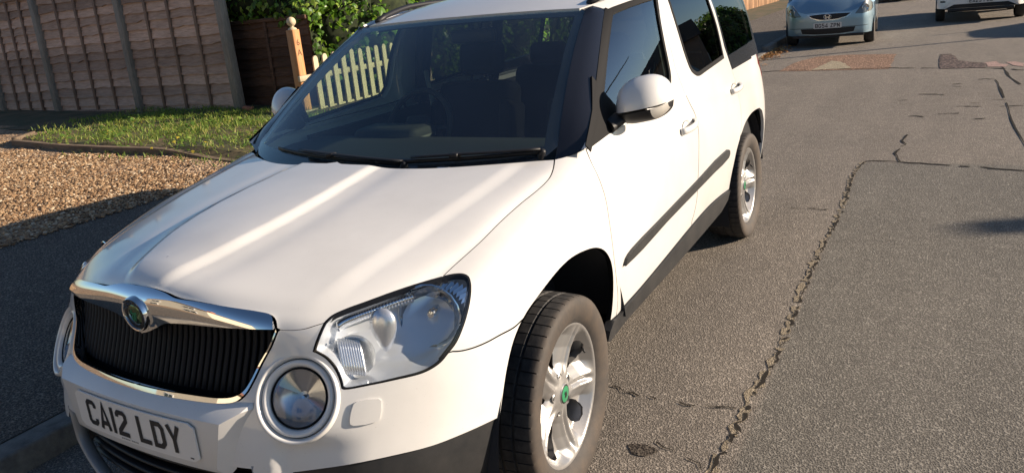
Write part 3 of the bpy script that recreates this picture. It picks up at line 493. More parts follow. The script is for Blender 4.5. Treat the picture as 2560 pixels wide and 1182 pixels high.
'ws_t':[(0.738,0.97),(0.657,0.972),(0.572,0.975),(0.486,0.977),(0.403,0.979),(0.339,0.978),(0.278,0.977),(0.216,0.976),(0.148,0.975),(0.062,0.976),(-0.031,0.978),(-0.132,0.981),(-0.237,0.984),(-0.347,0.988),(-0.466,0.993),(-0.596,1),(-0.74,1.008)],
'wsg_l':[(-0.479,0.01),(-0.51,0.016),(-0.545,0.021),(-0.578,0.026),(-0.603,0.035),(-0.615,0.05),(-0.615,0.069),(-0.61,0.09),(-0.607,0.115),(-0.607,0.165),(-0.607,0.226),(-0.608,0.294),(-0.609,0.362),(-0.609,0.438),(-0.612,0.52),(-0.618,0.605),(-0.627,0.689),(-0.634,0.757),(-0.641,0.823),(-0.648,0.889),(-0.658,0.96)],
'wsg_b':[(0.769,0.024),(0.738,0.02),(0.707,0.016),(0.674,0.012),(0.634,0.01),(0.549,0.007),(0.442,0.005),(0.324,0.003),(0.207,0.003),(0.113,0.005),(0.016,0.008),(-0.084,0.011),(-0.185,0.013),(-0.256,0.014),(-0.325,0.014),(-0.398,0.013),(-0.479,0.01)]}

# ================================================================ the white car in front of the camera
K={k:np.array(v) for k,v in CURVES.items()}
for _k in ('grille_side','frame_side'):      # smooth the lower edge of the grille across the centre line
    _c=K[_k]; _m=(_c[:,0]>.55)&(_c[:,0]<1.5)&(_c[:,1]<4.9); _q=np.polyfit(_c[_m,0]**2,_c[_m,1],1); _w=np.clip((1.2-_c[:,0])/.6,0,1)*(_c[:,1]<4.9); _c[:,1]=_c[:,1]*(1-_w)+_w*np.polyval(_q,_c[:,0]**2)
def cat(*a): return np.vstack([np.atleast_2d(np.array(q,float)) for q in a])
car=empty('parked_car','white compact SUV parked at the kerb in the foreground, seen from its front corner','car')
def both(fn):
    for s in (1,-1): fn(s)
# --- bonnet
ho=cat((0,K['Hlip'][0][1]),K['Hlip'],K['Hseam'][1:],K['Hhl'][1:],K['Hcut'][1:],K['Hcowl'][1:-1],(6.93,11),(0,11))
def panel_sym(name,S,o,mat,parent,**kw): return panel(name,S,o,mat,parent,sym=True,**kw)
bonnet=panel_sym('bonnet',HOOD,ho,WHITE,car,step=.0125,fixu=0,gap=.0028,lip=.02,kk=(.20,.33),darklip=True)
# --- front bumper with openings
fc=np.array([.508,-.775,.676]); fn=np.array([.40,-.9165,.0]); fn/=np.linalg.norm(fn); f1=np.array([-fn[1],fn[0],0]); f2=np.array([0,0,1.])
fuv0=near(BODY,fc,(2.36,4.26))[0]; fc=BODY(fuv0[0:1],fuv0[1:2])[0]; fn=BODY.nrm(fuv0[0:1],fuv0[1:2])[0]; fn*=np.sign(fn@np.array([.3,-1,0])); f1=np.cross(f2,fn); f1/=np.linalg.norm(f1); f2=np.cross(fn,f1)
th=np.linspace(0,2*np.pi,48,endpoint=False); ring=fc+.104*(np.cos(th)[:,None]*f1+np.sin(th)[:,None]*f2); ringuv=near(BODY,ring,fuv0)
jn=K['archseam'][-1]; ai=int(np.argmin(np.linalg.norm(K['arch']-jn,axis=1)))
bo=cat((0,K['frame_side'][-1][1]),K['frame_side'][::-1],K['seam'][1:],K['hl_in'][::-1],K['hl_left'][::-1][1:],K['hl_bot'][::-1][1:],K['archseam'][1:],K['arch'][:ai][::-1],K['blk'][1:],(2.28,2.2),(2.0,2.12),(1.80,2.2),(1.70,2.55),(0,2.55))
bumper=panel_sym('front_bumper',BODY,bo,WHITE,car,holes=[ringuv],step=.013,fixu=0,gap=.0018,lip=.02,darklip=True)
# black lower edge
lo=cat(K['blk'],(2.30,.9),(2.6,.6),(5.55,.6))
both(lambda s: panel('lower_bumper',BODY,lo,GREYP,car,step=.04,mirror=s,gap=.0015,lip=.03,off=-.006))
# --- wings
wo=cat(K['hl_tip'],K['archseam'][1:],K['arch'][ai+1:],(8.56,1.58),K['dfront'][::-1][1:],K['pbase'][::-1][1:],K['cut'][::-1][1:])
both(lambda s: panel('front_wing',BODY,wo,WHITE,car,step=.026,mirror=s,darklip=True,gap=.0022))
# --- doors (lower halves on the body sheet, window frames on the greenhouse sheet)
st=K['silltop']; ub,ur=K['bdoor_lo'][-1][0],12.435
topv=8.0
s1=st[(st[:,0]>8.6)&(st[:,0]<ub)]; s2=st[(st[:,0]>ub)]
VB=1.62
fdo=cat(K['dfront'],s1,(ub,np.interp(ub,st[:,0],st[:,1])),K['bdoor_lo'][::-1],(10.6,topv),(9.5,topv))
BU=K['bdoor_lo'][0][0]
belty=BODY(np.array([BU]),np.array([topv]))[0][1]
ftop=[(.955,1.521),(1.05,1.537),(1.2,1.556),(1.35,1.566),(1.487,1.572)]
fdu=cat((.345,1.062),K['dtop'],ftop,K['bdoor_up'],(1.40,1.2),(belty,1.062))
fwin=cat(K['wf1'],K['wf2'][1:],K['wf3'][1:],K['wf4'][1:-1])
def loop_grow(poly,g): return inset(np.array(poly),-g)
def door(s):
    d=panel('front_door',BODY,fdo,WHITE,car,step=.03,mirror=s,gap=.0028,darklip=True)
    wf=panel('window_frame',GLASS,fdu,WHITE,d,holes=[fwin],step=.03,mirror=s,gap=.0015,lip=.03)
    panel('window_seal',GLASS,loop_grow(fwin,.004),SEAL,d,holes=[inset(fwin,.017)],step=.015,mirror=s,gap=0,off=.0025,lip=.02)
    panel('window_pane',GLASS,inset(fwin,.008),GLASS_S,d,step=.05,mirror=s,gap=0,lip=0,off=-.004)
    dt_=K['dtop'].copy(); strip_on(GLASS,np.c_[dt_[:,0]+.012,dt_[:,1]-.004],.034,.004,'front_edge_trim',BLKM,d,s)
    sail=[(.40,1.06),(.56,1.06),(.66,1.10),(.60,1.20),(.70,1.30),(.66,1.285),(.52,1.165),(.44,1.11)]
    panel('mirror_triangle',GLASS,np.array([(.350,1.060),(.70,1.085),(.69,1.12),(.63,1.20),(.60,1.275),(.50,1.185),(.40,1.10)]),BLKM,d,step=.02,mirror=s,gap=0,off=.004,lip=.015)
    handle(d,s,(1.275,1.485),.932); 
    return d
def handle(d,s,yr,z):
    y0,y1=yr; ym=(y0+y1)/2; g=BLK
    n=near(BODY,np.array([[.862,ym,z]]),(10.8 if ym<2 else 13.2,6.4))[0]; p=BODY(n[0:1],n[1:2])[0]; x=p[0]
    mb=MB(); P=[];Rr=[]
    for i in range(15):
        t=i/14; y=y0+(y1-y0)*t; P.append((s*(x+.004+.030*math.sin(math.pi*t)**.55),y,z+.012*(t-.5))); Rr.append(1)
    mb.tube(P,[.0155]*15,10,0,sq=(.62,1)); hd=mb.build('door_handle',WHITE,d)
    cup=MB(); V=[];F=[]
    for i in range(6):
        for j in range(16):
            a=2*math.pi*j/16; r=i/5; y=ym-.02+.055*r*math.cos(a); zz=z+.032*r*math.sin(a); xx=x+.0015-.012*(1-r**2)
            V.append((s*xx,y,zz))
    for i in range(5):
        for j in range(16): F.append((i*16+j,i*16+(j+1)%16,(i+1)*16+(j+1)%16,(i+1)*16+j))
    cup.add(V,F,0,True); cup.build('handle_recess',DOORCUP,d)
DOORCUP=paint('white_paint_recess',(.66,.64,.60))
both(door)
# rear door, rear quarter
ra=K['rarch']; ix=int(np.argmin(np.abs(ra[:,0]-13.05)))
shut=[(13.05,ra[ix][1]),(13.18,4.6),(13.3,5.4),(13.32,6.4),(13.28,7.3),(13.2,8.0)]
rdo=cat(K['bdoor_lo'],(ub,np.interp(ub,st[:,0],st[:,1])),s2[1:],ra[1:ix],shut,(12.2,topv),(11.3,topv))
sy=BODY(np.array([13.2]),np.array([topv]))[0][1]
rtop=[(1.487,1.572),(1.8,1.574),(2.3,1.57),(2.32,1.40),(2.31,1.2),(sy,1.062)]
rdu=cat((belty,1.062),(1.40,1.2),K['bdoor_up'][::-1],rtop[1:])
rwin=cat(K['wr1'],(1.60,1.532),(2.25,1.522),K['wr3'],K['wr4'][1:-1])
def rdoor(s):
    d=panel('rear_door',BODY,rdo,WHITE,car,step=.03,mirror=s,gap=.0028,darklip=True)
    panel('window_frame',GLASS,rdu,WHITE,d,holes=[rwin],step=.04,mirror=s,gap=.0015,lip=.03)
    panel('window_seal',GLASS,loop_grow(rwin,.004),SEAL,d,holes=[inset(rwin,.016)],step=.02,mirror=s,gap=0,off=.0025,lip=.02)
    panel('window_pane',GLASS,inset(rwin,.008),GLASS_T,d,step=.06,mirror=s,gap=0,lip=0,off=-.004)
    handle(d,s,(2.235,2.44),.962)
both(rdoor)
aback=[(15.42,4.5),(15.62,3.95),(15.72,3.3),(15.76,2.5),(15.7,1.7)]
qo=cat(shut[::-1],ra[ix+1:],aback,(15.75,.9),(16.9,.7),(16.9,4),(16.9,8.0),(15.5,8.0),(14.4,8.0))
cy=BODY(np.array([16.9]),np.array([8.0]))[0][1]
qup=[(sy,1.062),(2.31,1.2),(2.32,1.40),(2.3,1.57),(2.9,1.55),(3.12,1.50),(3.12,1.3),(3.12,1.062)]
qwin=cat((2.352,1.146),(2.345,1.30),(2.345,1.518),(2.85,1.50),(3.07,1.47),(3.09,1.3),(3.06,1.168),(2.876,1.159))
def quarter(s):
    d=panel('rear_wing',BODY,qo,WHITE,car,step=.035,mirror=s,gap=.0006)
    panel('rear_pillar',GLASS,np.array(qup),GLOSSBLK,d,step=.05,mirror=s,gap=.001,holes=[qwin])
    panel('quarter_window',GLASS,inset(qwin,-.004),GLASS_T,d,step=.06,mirror=s,gap=0,lip=0,off=-.001)
    panel('tail_light',BODY,np.array([(15.75,7.3),(16.0,7.95),(17.0,7.9),(17.3,7.3),(17.2,5.6),(16.7,5.2),(16.2,6.2)]),RED,d,step=.03,mirror=s,gap=0,off=.004,lip=.02)
both(quarter)
panel_sym('tailgate',BODY,np.array([(16.9,.7),(18.99,.7),(18.99,8.4),(16.9,8.0)]),WHITE,car,step=.06)
# upper rear: glass and frame
def rear_glass():
    mb=MB(); n=8; V=[];F=[]
    for j,(z,y,wd) in enumerate(((1.06,3.21,.72),(1.2,3.19,.735),(1.4,3.13,.70),(1.56,3.05,.62))):
        for i in range(n+1):
            x=-wd+2*wd*i/n; V.append((x,y+.03*(1-(x/wd)**2),z))
    for j in range(3):
        for i in range(n): F.append((j*(n+1)+i,j*(n+1)+i+1,(j+1)*(n+1)+i+1,(j+1)*(n+1)+i))
    return mb.add(V,F,0,True).build('rear_window',GLASS_T,car)
rear_glass()
# --- sills and rubbing strips
sil=cat(K['silltop'][::-1][:-1],(8.15,1.45),(8.10,1.15),(8.25,1.02),(8.6,1.0),(12.0,1.0),(12.35,1.25))
both(lambda s: panel('sill',BODY,sil,GREYP,car,step=.04,mirror=s,gap=.001,off=.010,lip=.03))
both(lambda s: panel('side_moulding',BODY,K['mould'],GREYP,car,step=.02,mirror=s,gap=0,off=.013,lip=.016))
# --- wheel arch liners
def liner(s,yc,r,x0,x1):
    mb=MB(); n=28; V=[];F=[]
    for i in range(n+1):
        a=math.pi*(.035+1.05*i/n); 
        for x in (x0,x1): V.append((s*x,yc+r*math.cos(a),.32+r*math.sin(a)))
    for i in range(n): F.append((2*i,2*i+1,2*i+3,2*i+2))
    mb.add(V,F,0,True); V=[(s*x0,yc,.32)]+[(s*x0,yc+r*math.cos(math.pi*(.035+1.05*i/n)),.32+r*math.sin(math.pi*(.035+1.05*i/n))) for i in range(n+1)]
    mb.add(V,[(0,i+1,i+2) for i in range(n)],0); mb.build('wheel_arch_liner',LINER,car)
LINER=pbr('arch_liner',(.03,.032,.038),.85,spec=.2)
both(lambda s: (liner(s,.03,.478,.58,.862),liner(s,2.59,.475,.58,.850)))
# --- number plate on its raised plinth
def plate_y(x): return -.911+.144*x*x
PZ=.568
def plinth():
    mb=MB(); n=40
    xs=np.linspace(-1,1,n+1)
    def row(z,hw,back,rr): 
        out=[]
        for t in xs:
            x=hw*t; out.append((x,back(x,z),z))
        return out
    def surf(x,z):
        uv=near(BODY,np.array([[abs(x),-.85,z]]),(max(abs(x)/.225,.05),max(.1,1+(z-.33)/.11)))[0]; return BODY(uv[0:1],uv[1:2])[0][1]
    face=lambda x,z: plate_y(x)+.006+.05*max(0,z-.62)
    rows=[(.668,.398,'s'),(.655,.388,'m'),(.634,.345,'f'),(.50,.305,'f'),(.485,.322,'m'),(.478,.322,'s')]
    V=[];F=[]
    for z,hw,k in rows:
        for t in xs:
            x=hw*t; 
            sx=surf(x,z) if k!='f' else 0
            if k=='s': y=sx+.006
            elif k=='m': y=.55*(sx)+.45*face(x,z)
            else: y=face(x,z)
            V.append((x,y,z))
    m=n+1
    for j in range(len(rows)-1):
        for i in range(n): F.append((j*m+i,j*m+i+1,(j+1)*m+i+1,(j+1)*m+i))
    # side chamfers
    for sgn,i in ((-1,0),(1,n)):
        b=len(V)
        for z,hw,k in rows:
            hs=hw+(.047 if k=='f' else .015 if k=='m' else .004); x=sgn*hs; V.append((x,surf(x,z)+.004,z))
        for j in range(len(rows)-1):
            q=(j*m+i,(j+1)*m+i,b+j+1,b+j); F.append(q if sgn>0 else q[::-1])
    mb.add(V,F,0,True); o=mb.build('plate_plinth',WHITE,bumper,auto=28); return o
plinth()
npl=MB()
def plate_mesh(mb,W,H,fn,rad=.012,m=0):
    P=[]
    for cx,cz,a0 in ((W/2-rad,H/2-rad,0),(-W/2+rad,H/2-rad,90),(-W/2+rad,-H/2+rad,180),(W/2-rad,-H/2+rad,270)):
        for k in range(5): a=R(a0+90*k/4); P.append((cx+rad*math.cos(a),cz+rad*math.sin(a)))
    # slice the rounded rectangle into columns so that it can bend
    xs=np.linspace(-W/2,W/2,27); V=[];F=[]
    for x in xs:
        d=max(0,abs(x)-(W/2-rad)); hh=H/2-rad+math.sqrt(max(rad*rad-d*d,0))
        V+= [fn(x,-hh,0),fn(x,hh,0),fn(x,-hh,-.004),fn(x,hh,-.004)]
    for i in range(len(xs)-1):
        a=4*i;b=4*i+4; F+=[(a,b,b+1,a+1),(a+1,b+1,b+3,a+3),(a+2,b+2,b,a)]
    F+=[(0,1,3,2),(len(V)-4,len(V)-2,len(V)-1,len(V)-3)]
    mb.add(V,F,m,False)
pf=lambda x,z,h: (x,plate_y(x)+.020*z/.04*.0-h-.001,PZ+z)
plate_mesh(npl,.520,.111,pf); reg_text(npl,'CA12 LDY',pf,1)
for k in range(9): npl.box((-.05+.008*k+(.004 if k>4 else 0),plate_y(0)-.002,PZ-.0475),(.005,.0006,.0035),2)
npl.box((.235,plate_y(.235)-.0022,PZ-.045),(.013,.0006,.003),1)
npl.build('number_plate',[PLATE_W,PLATE_K,pbr('plate_small_print',(.30,.29,.28),.5)],car)
# --- radiator grille
grille=MB()
def yb(x,z):
    uv=near(BODY,np.array([[abs(x),-.82,z]]),(max(abs(x)/.23,.03),max(.2,4+ (z-.66)/.10)))[0]; return BODY(uv[0:1],uv[1:2])[0][1]
gs=K['grille_side']; gp=BODY(gs[:,0],gs[:,1]); bl=K['bar_low']; bp=BODY(bl[:,0],bl[:,1])
gz_lo=lambda x: float(np.interp(abs(x),gp[::-1][np.argsort(gp[::-1][:,0]),0],gp[::-1][np.argsort(gp[::-1][:,0]),2]))
nx=41
for i in range(nx):
    x=-.425+.85*i/(nx-1); 
    sel=gp[np.abs(gp[:,0]-min(abs(x),.43))<.03]; z0=gz_lo(x) ; z1=float(np.interp(abs(x),bp[:,0],bp[:,2]))+.012
    zb=max(.655,z0-.004)
    zs=np.linspace(zb,max(z1,zb+.01),7); P=[]
    for z in zs:
        yy=yb(x,z)+.030; P.append((x,yy,z))
    grille.tube(P,.0046,6,0,sq=(.55,2.0))
back=[];FF=[]
zr=np.linspace(.64,.86,6)
for z in zr:
    for i in range(25): x=-.43+.86*i/24; back.append((x,yb(x,z)+.045,z))
for j in range(5):
    for i in range(24): FF.append((j*25+i,j*25+i+1,(j+1)*25+i+1,(j+1)*25+i))
grille.add(back,FF,1,True)
GRL=pbr('grille_black',(.006,.006,.0075),.65,spec=.25)
grille_o=grille.build('grille',[GRL,DARK],car)
fr=cat((0,K['frame_side'][-1][1]),K['frame_side'][::-1],K['lip'][-1:],K['grille_side'],(0,K['grille_side'][-1][1]))
panel_sym('grille_surround',BODY,fr,CHROME,grille_o,step=.012,fixu=0,gap=.0008,off=.006,lip=.03)
bar=cat((0,K['bar_low'][0][1]),K['bar_low'],K['lip'][::-1][1:],(0,K['lip'][0][1]))
def bar_post(P): return P
class Swell:
    """chrome bar: bulges outward in the middle of its height"""
    def __init__(s,S): s.S=S
    def __call__(s,u,v):
        P=s.S(u,v); n=s.S.nrm(u,v); n=n*np.sign(-n[...,1:2]); k=np.clip((v-5.6)/(8.0-5.6),0,1)
        hz=.004+.015*np.sin(np.pi*np.clip(k*.9+.1,0,1))+.005*np.exp(-((np.asarray(u))/.45)**2-((np.asarray(v)-6.5)/1.0)**2)
        return P+n*hz[...,None]
    nrm=Surf.nrm
bar_o=panel_sym('chrome_bar',Swell(BODY),bar,CHROME,grille_o,step=.008,fixu=0,gap=.001,lip=.02)
# badge
bc=Vector((0,-.826,.857)); Mb=Matrix.Translation(bc)@Matrix.Rotation(R(-90),4,'Z')@Matrix.Rotation(R(3),4,'Y')
bd=MB(); bd.lathe([(0,.006),(.025,.006),(.0285,.004),(.030,.0055),(.0435,.005),(.044,.008),(.0475,.009),(.050,.004),(.050,-.03)],48,Mb,mats=[0,0,1,1,2,2,2,2])
for k,ch in enumerate('ŠKODA'):
    a=R(62-31*k); Mt=Mb@Matrix.Translation((.0062,0,0))@Matrix.Rotation(R(90),4,'Y')@Matrix.Rotation(R(90),4,'Z')
    Mt=Mb@Matrix(((0,0,1,.0064),(1,0,0,.0365*math.sin(-a)),(0,1,0,.0365*math.cos(a)),(0,0,0,1)))@Matrix.Rotation(a,4,'Z')
    V,F=font_mesh(ch,.0155,.0006,None,'',M=Mt,bold=.0003); bd.add(V,F,2)
# arrow with three feathers, in green on the domed centre
for st in ([(-.012,-.016),(-.010,-.006),(-.002,.003)],[(-.006,-.018),(-.003,-.008),(.004,.002)],[(.001,-.018),(.003,-.010),(.009,.0)],[(-.013,.004),(.013,.006)],[(-.006,.015),(-.013,.004)]):
    L,Rr=ribbon(st,.004); k=len(L); bd.add([Mb@Vector((.0068,q[0],q[1])) for q in L]+[Mb@Vector((.0068,q[0],q[1])) for q in Rr],[(i,i+1,k+i+1,k+i) for i in range(k-1)],3)
bd.build('badge',[pbr('badge_centre',(.10,.16,.10),.08,.9),pbr('badge_ring_black',(.01,.01,.012),.25,coat=.5),CHROME,GREEN],grille_o,auto=35)
# --- lower intake and bright skid lip
li=MB(); 
for k in range(5):
    z=.475-.034*k; P=[(x,-.872+.30*x*x+.02,z) for x in np.linspace(-.40,.40,17)]; li.tube(P,.008,6,0,sq=(1.8,.6))
V=[(x,-.80+.30*x*x,z) for z in (.50,.28) for x in np.linspace(-.40,.40,13)]; li.add(V,[(i,i+1,13+i+1,13+i) for i in range(12)],1)
li.build('lower_intake',[BLK,DARK],car)
P=[]
for t in np.linspace(0,1,25):
    a=math.pi*t; x=-.405*math.cos(a) if t not in(0,1) else (-.405 if t==0 else .405); x=max(-.405,min(.405,x*1.08)); z=.515-.235*math.sin(a)**.75; P.append((x,-.893+.30*x*x,z))
MB().tube(P,.013,8,0,sq=(1.5,.8)).build('skid_lip',pbr('skid_grey',(.26,.265,.275),.45,.2),car)
# --- towing-eye cover
panel('towing_eye_cover',BODY,K['washer'][:-1],WHITE,bumper,step=.012,gap=0,off=.005,lip=.01)
panel('towing_eye_cover',BODY,K['washer'][:-1],WHITE,bumper,step=.012,gap=0,off=.005,lip=.01,mirror=-1)
# --- fog lamps in dished rings
def fog(s):
    M=Matrix(((fn[0],f1[0],f2[0],fc[0]),(fn[1],f1[1],f2[1],fc[1]),(fn[2],f1[2],f2[2],fc[2]),(0,0,0,1)))
    if s<0: M=Matrix.Diagonal((-1,1,1,1))@M
    a=MB().lathe([(.112,-.014),(.109,.001),(.105,.003),(.101,.0),(.0985,-.006),(.096,-.016)],56,M,0).build('fog_lamp',WHITE,car)
    MB().lathe([(.095,-.02),(.093,-.006),(.089,-.002),(.081,-.006),(.075,-.018),(.074,-.03)],56,M,0).build('trim_ring',WHITE,a)
    MB().lathe([(.0745,-.05),(.0745,-.014),(.0715,-.012),(.070,-.016)],48,M,0).build('bezel',SEAL,a)
    MB().lathe([(0,-.008),(.03,-.009),(.055,-.0115),(.0715,-.0155)],48,M,0).build('lens',FOGLENS,a)
    rf_=MB().lathe([(.071,-.02),(.064,-.035),(.045,-.055),(.02,-.066),(0,-.068)],32,M,0); rf_.lathe([(.006,-.06),(.006,-.045),(.004,-.04),(0,-.04)],12,M,1)
    # dark hood over the bulb
    V=[];F=[]
    for i in range(13):
        a_=R(-35+i*16); 
        for r_,h in ((.012,-.034),(.069,-.019)): V.append(M@Vector((h,r_*math.cos(a_)+.006,r_*math.sin(a_)+.004)))
    rf_.add(V,[(2*i,2*i+1,2*i+3,2*i+2) for i in range(12)],2,True)
    rf_.build('reflector',[pbr('lamp_reflector',(.78,.79,.80),.24,.75),CHROME,LAMPDK],a,auto=40)
LAMPDK=pbr('lamp_dark_chrome',(.46,.47,.49),.10,.95)
FOGLENS=glass('fog_lens',(.80,.82,.85),ior=1.45)
both(fog)

# --- headlamps
hl=cat(K['hl_top'],K['hl_tip'][1:],K['hl_bot'][1:],K['hl_left'][1:],K['hl_in'][1:-1])
RFL=MAT['lamp_reflector']
RFL2=pbr('lamp_reflector_grey',(.74,.76,.79),.22,.5)
def headlamp(s):
    Hd=MB(); P=BODY(hl[:,0],hl[:,1]); n=BODY.nrm(hl[:,0],hl[:,1]); ref=np.array([0,-.3,.5]); n*=np.sign(((P-ref)*n).sum(1).mean()); c=P.mean(0)
    D=np.array([-.30,.93,-.10]); m=len(P); rows=[]
    A=P+(c-P)*.03-n*.004
    for k,(t,sc_) in enumerate(((0,0),(.03,.05),(.065,.12),(.085,.30))): rows.append(A+(c-A)*sc_+D*t)
    V=np.vstack(rows+[[rows[-1].mean(0)]]); 
    if s<0: V=V*[-1,1,1]
    F=[(j*m+i,j*m+(i+1)%m,(j+1)*m+(i+1)%m,(j+1)*m+i) for j in range(3) for i in range(m)]+[(3*m+i,3*m+(i+1)%m,4*m) for i in range(m)]
    Hd.add(V,F,0,True); h=Hd.build('headlight',RFL2,car,auto=50)
    panel('lens',BODY,hl,LENS,h,step=.018,gap=.003,off=.003,lip=.0,mirror=s)
    k0=hl
    panel('gasket',BODY,hl,SEAL,h,holes=[uv_inset(hl,.0062)],step=.012,gap=.0008,off=.0005,lip=.02,mirror=s)
    S=Matrix.Diagonal((s,1,1,1))
    def fr(o,x,up=(0,0,1)):     # frame: local X along x
        x=Vector(x).normalized(); y=Vector(up).cross(x).normalized(); z=x.cross(y)
        return S@Matrix(((x.x,y.x,z.x,o[0]),(x.y,y.y,z.y,o[1]),(x.z,y.z,z.z,o[2]),(0,0,0,1)))
    b=MB(); M=fr((.712,-.460,.792),(.30,-.94,.12))
    b.lathe([(.088,.020),(.085,.022),(.081,.014),(.072,-.015),(.048,-.045),(.012,-.06),(0,-.06)],18,M,0,mats=[1,1,0,0,0,0])
    b.lathe([(.013,-.05),(.013,.0),(.009,.008),(0,.009)],16,M,1)
    b.build('reflector_bowl',[LAMPDK,CHROME],h,auto=14)
    # bulb shield: smooth teardrop in front of the bowl
    sh=MB(); M=fr((.652,-.585,.795),(.35,-.93,.1)); V=[];F=[]
    for i in range(13):
        for j in range(20):
            t=i/12; a=2*math.pi*j/20; r=math.sin(math.pi*t*.5)**.8
            V.append(M@Vector((.020*math.cos(math.pi*t*.5),.034*r*math.cos(a)*(1+.35*math.sin(a)),.058*r*math.sin(a))))
    for i in range(12):
        for j in range(20): F.append((i*20+j,i*20+(j+1)%20,(i+1)*20+(j+1)%20,(i+1)*20+j))
    sh.add(V,F,0,True).build('bulb_shield',MAT['lamp_reflector'],h)
    # ribbed indicator reflector, lower inner corner
    rb=MB(); 
    for k in range(9):
        t=k/8; o=Vector((.578+.040*t,-.672+.028*t,.752-.012*t)); M=fr(o,(-.35,.3,.9)); rb.tube([M@Vector((q,0,0)) for q in (-.045,-.02,.0,.02,.045)],[.004,.0062,.0066,.0062,.004],8,0)
    M=fr((.60,-.652,.745),(.5,-.85,.15)); rb.lathe([(.055,-.004),(.04,-.014),(.0,-.02)],24,M,0)
    rb.build('indicator_reflector',MAT['lamp_reflector'],h)
    # toothed strip under the top edge
    tp=K['hl_top']; us=np.linspace(.06,.80,32); e=MB()
    for t in us:
        i=t*(len(tp)-1); a=int(i); a2=min(a+1,len(tp)-1); uv=tp[a]*(1-(i-a))+tp[a2]*(i-a); p=BODY(uv[0:1],uv[1:2])[0]; nn_=BODY.nrm(uv[0:1],uv[1:2])[0]; nn_*=np.sign((p-ref)@nn_); q=p+(c-p)*.14-nn_*.030; q=Vector((s*q[0],q[1],q[2]))
        Mr=Matrix.Rotation(s*R(50),3,'Z')@Matrix.Rotation(R(25),3,'X'); e.rbox(q,(.013,.020,.026),.004,0,Mr,1)
    e.build('toothed_strip',CHROME,h)
    # faceted outer reflector
    o=MB(); M=Matrix.Identity(4)
    for k in range(0):
        a=0; 
        V=[M@Vector((-.02,.068*math.cos(a),.068*math.sin(a))),M@Vector((.008,.086*math.cos(a-.07),.086*math.sin(a-.07))),M@Vector((-.006,.086*math.cos(a+.075),.086*math.sin(a+.075)))]
        V.append(M@Vector((-.03,.07*math.cos(a+.13),.07*math.sin(a+.13)))); o.add(V,[(0,1,2),(0,2,3)],0)
    Mf=fr((.722,-.455,.792),(.35,-.93,.1)); S1=Matrix.Diagonal((s,1,1,1))
    for k in range(22):
        a=R(-82+k*8.0); q4=[]
        for r_,da,dz in ((.090,0,.012),(.135,-.035,.0),(.135,.05,-.014),(.090,.085,-.006)):
            v_=S1@(Mf@Vector((dz,r_*math.cos(a+da),r_*math.sin(a+da)))) if s<0 else Mf@Vector((dz,r_*math.cos(a+da),r_*math.sin(a+da)))
            pv=np.array([abs(v_[0]),v_[1],v_[2]]); uvn=near(BODY,pv[None],(4.6,6.0))[0]; sp=BODY(uvn[0:1],uvn[1:2])[0]; nv=BODY.nrm(uvn[0:1],uvn[1:2])[0]; nv=nv*np.sign((sp-ref)@nv); dd=(pv-sp)@nv
            if dd>-.014: pv=pv-nv*(dd+.014)
            q4.append(Vector((s*pv[0],pv[1],pv[2])))
        o.add(q4,[(0,1,2,3)],0)
    o.build('side_reflector',CHROME,h)
def uv_inset(poly,g):
    poly=np.array(poly,float); su=.19; sv=.095
    q=inset(clean(poly*[su,sv],1e-4),g); return q/[su,sv]
both(headlamp)
# --- windscreen, black edge band, pillars, roof
wo2=np.array([(0,-.03),(.3,-.03),(.55,-.015),(.66,.004),(.715,.03),(.744,.07),(.744,.5),(.742,.985),(.5,.985),(0,.985)],float)
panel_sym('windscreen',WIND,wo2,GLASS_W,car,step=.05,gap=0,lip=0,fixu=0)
wi=np.array([(-.70,.07),(-.35,.045),(0,.04),(.35,.045),(.70,.07),(.705,.5),(.70,.935),(.35,.945),(0,.945),(-.35,.945),(-.70,.935),(-.705,.5)],float)
wfull=np.vstack([wo2,(wo2*[-1,1])[::-1][1:-1]])
panel('windscreen_edge_band',WIND,wfull,GLOSSBLK,car,holes=[wi],step=.05,gap=.001,lip=0,off=-.004)
def pillar(s):
    dt=cat(K['dtop'],(.945,1.513)); L=np.r_[0,np.cumsum(np.linalg.norm(np.diff(dt,axis=0),axis=1))]; n=24; V=[];F=[]
    for i in range(n+1):
        t=i/n; q=[np.interp(t*L[-1],L,dt[:,0]),np.interp(t*L[-1],L,dt[:,1])]; B=GLASS(np.array([q[0]]),np.array([q[1]]))[0]; A=WIND(np.array([.744]),np.array([.006+.979*t]))[0]
        nn=np.array([.62,-.62,.48]); 
        for k,(w_,h) in enumerate(((0,-.012),(0,.0015),(.33,.010),(.66,.012),(.97,.004),(.985,-.004),(1.0,-.02))):
            p=A*(1-w_)+B*w_+nn*(h*min(1,t*7+.05)-.012*max(0,1-t*9)); V.append((s*p[0],p[1],p[2]))
    for i in range(n):
        for k in range(6):
            q=(i*7+k,i*7+k+1,(i+1)*7+k+1,(i+1)*7+k); F.append(q if s>0 else q[::-1])
    MB().add(V,F,0,True).build('windscreen_pillar',GLOSSBLK,car,auto=50)
both(pillar)
ro=np.array([(0,.866),(.3,.866),(.6,.866),(.99,.868),(1,.90),(1,1.5),(1,2.6),(.97,3.05),(.5,3.10),(0,3.11)],float)
panel_sym('roof',ROOF,ro,WHITE,car,step=.04,fixu=0,gap=.001,lip=.02)
panel_sym('headliner',ROOF,ro,TRIM,car,step=.15,fixu=0,gap=.02,lip=0,off=-.04)
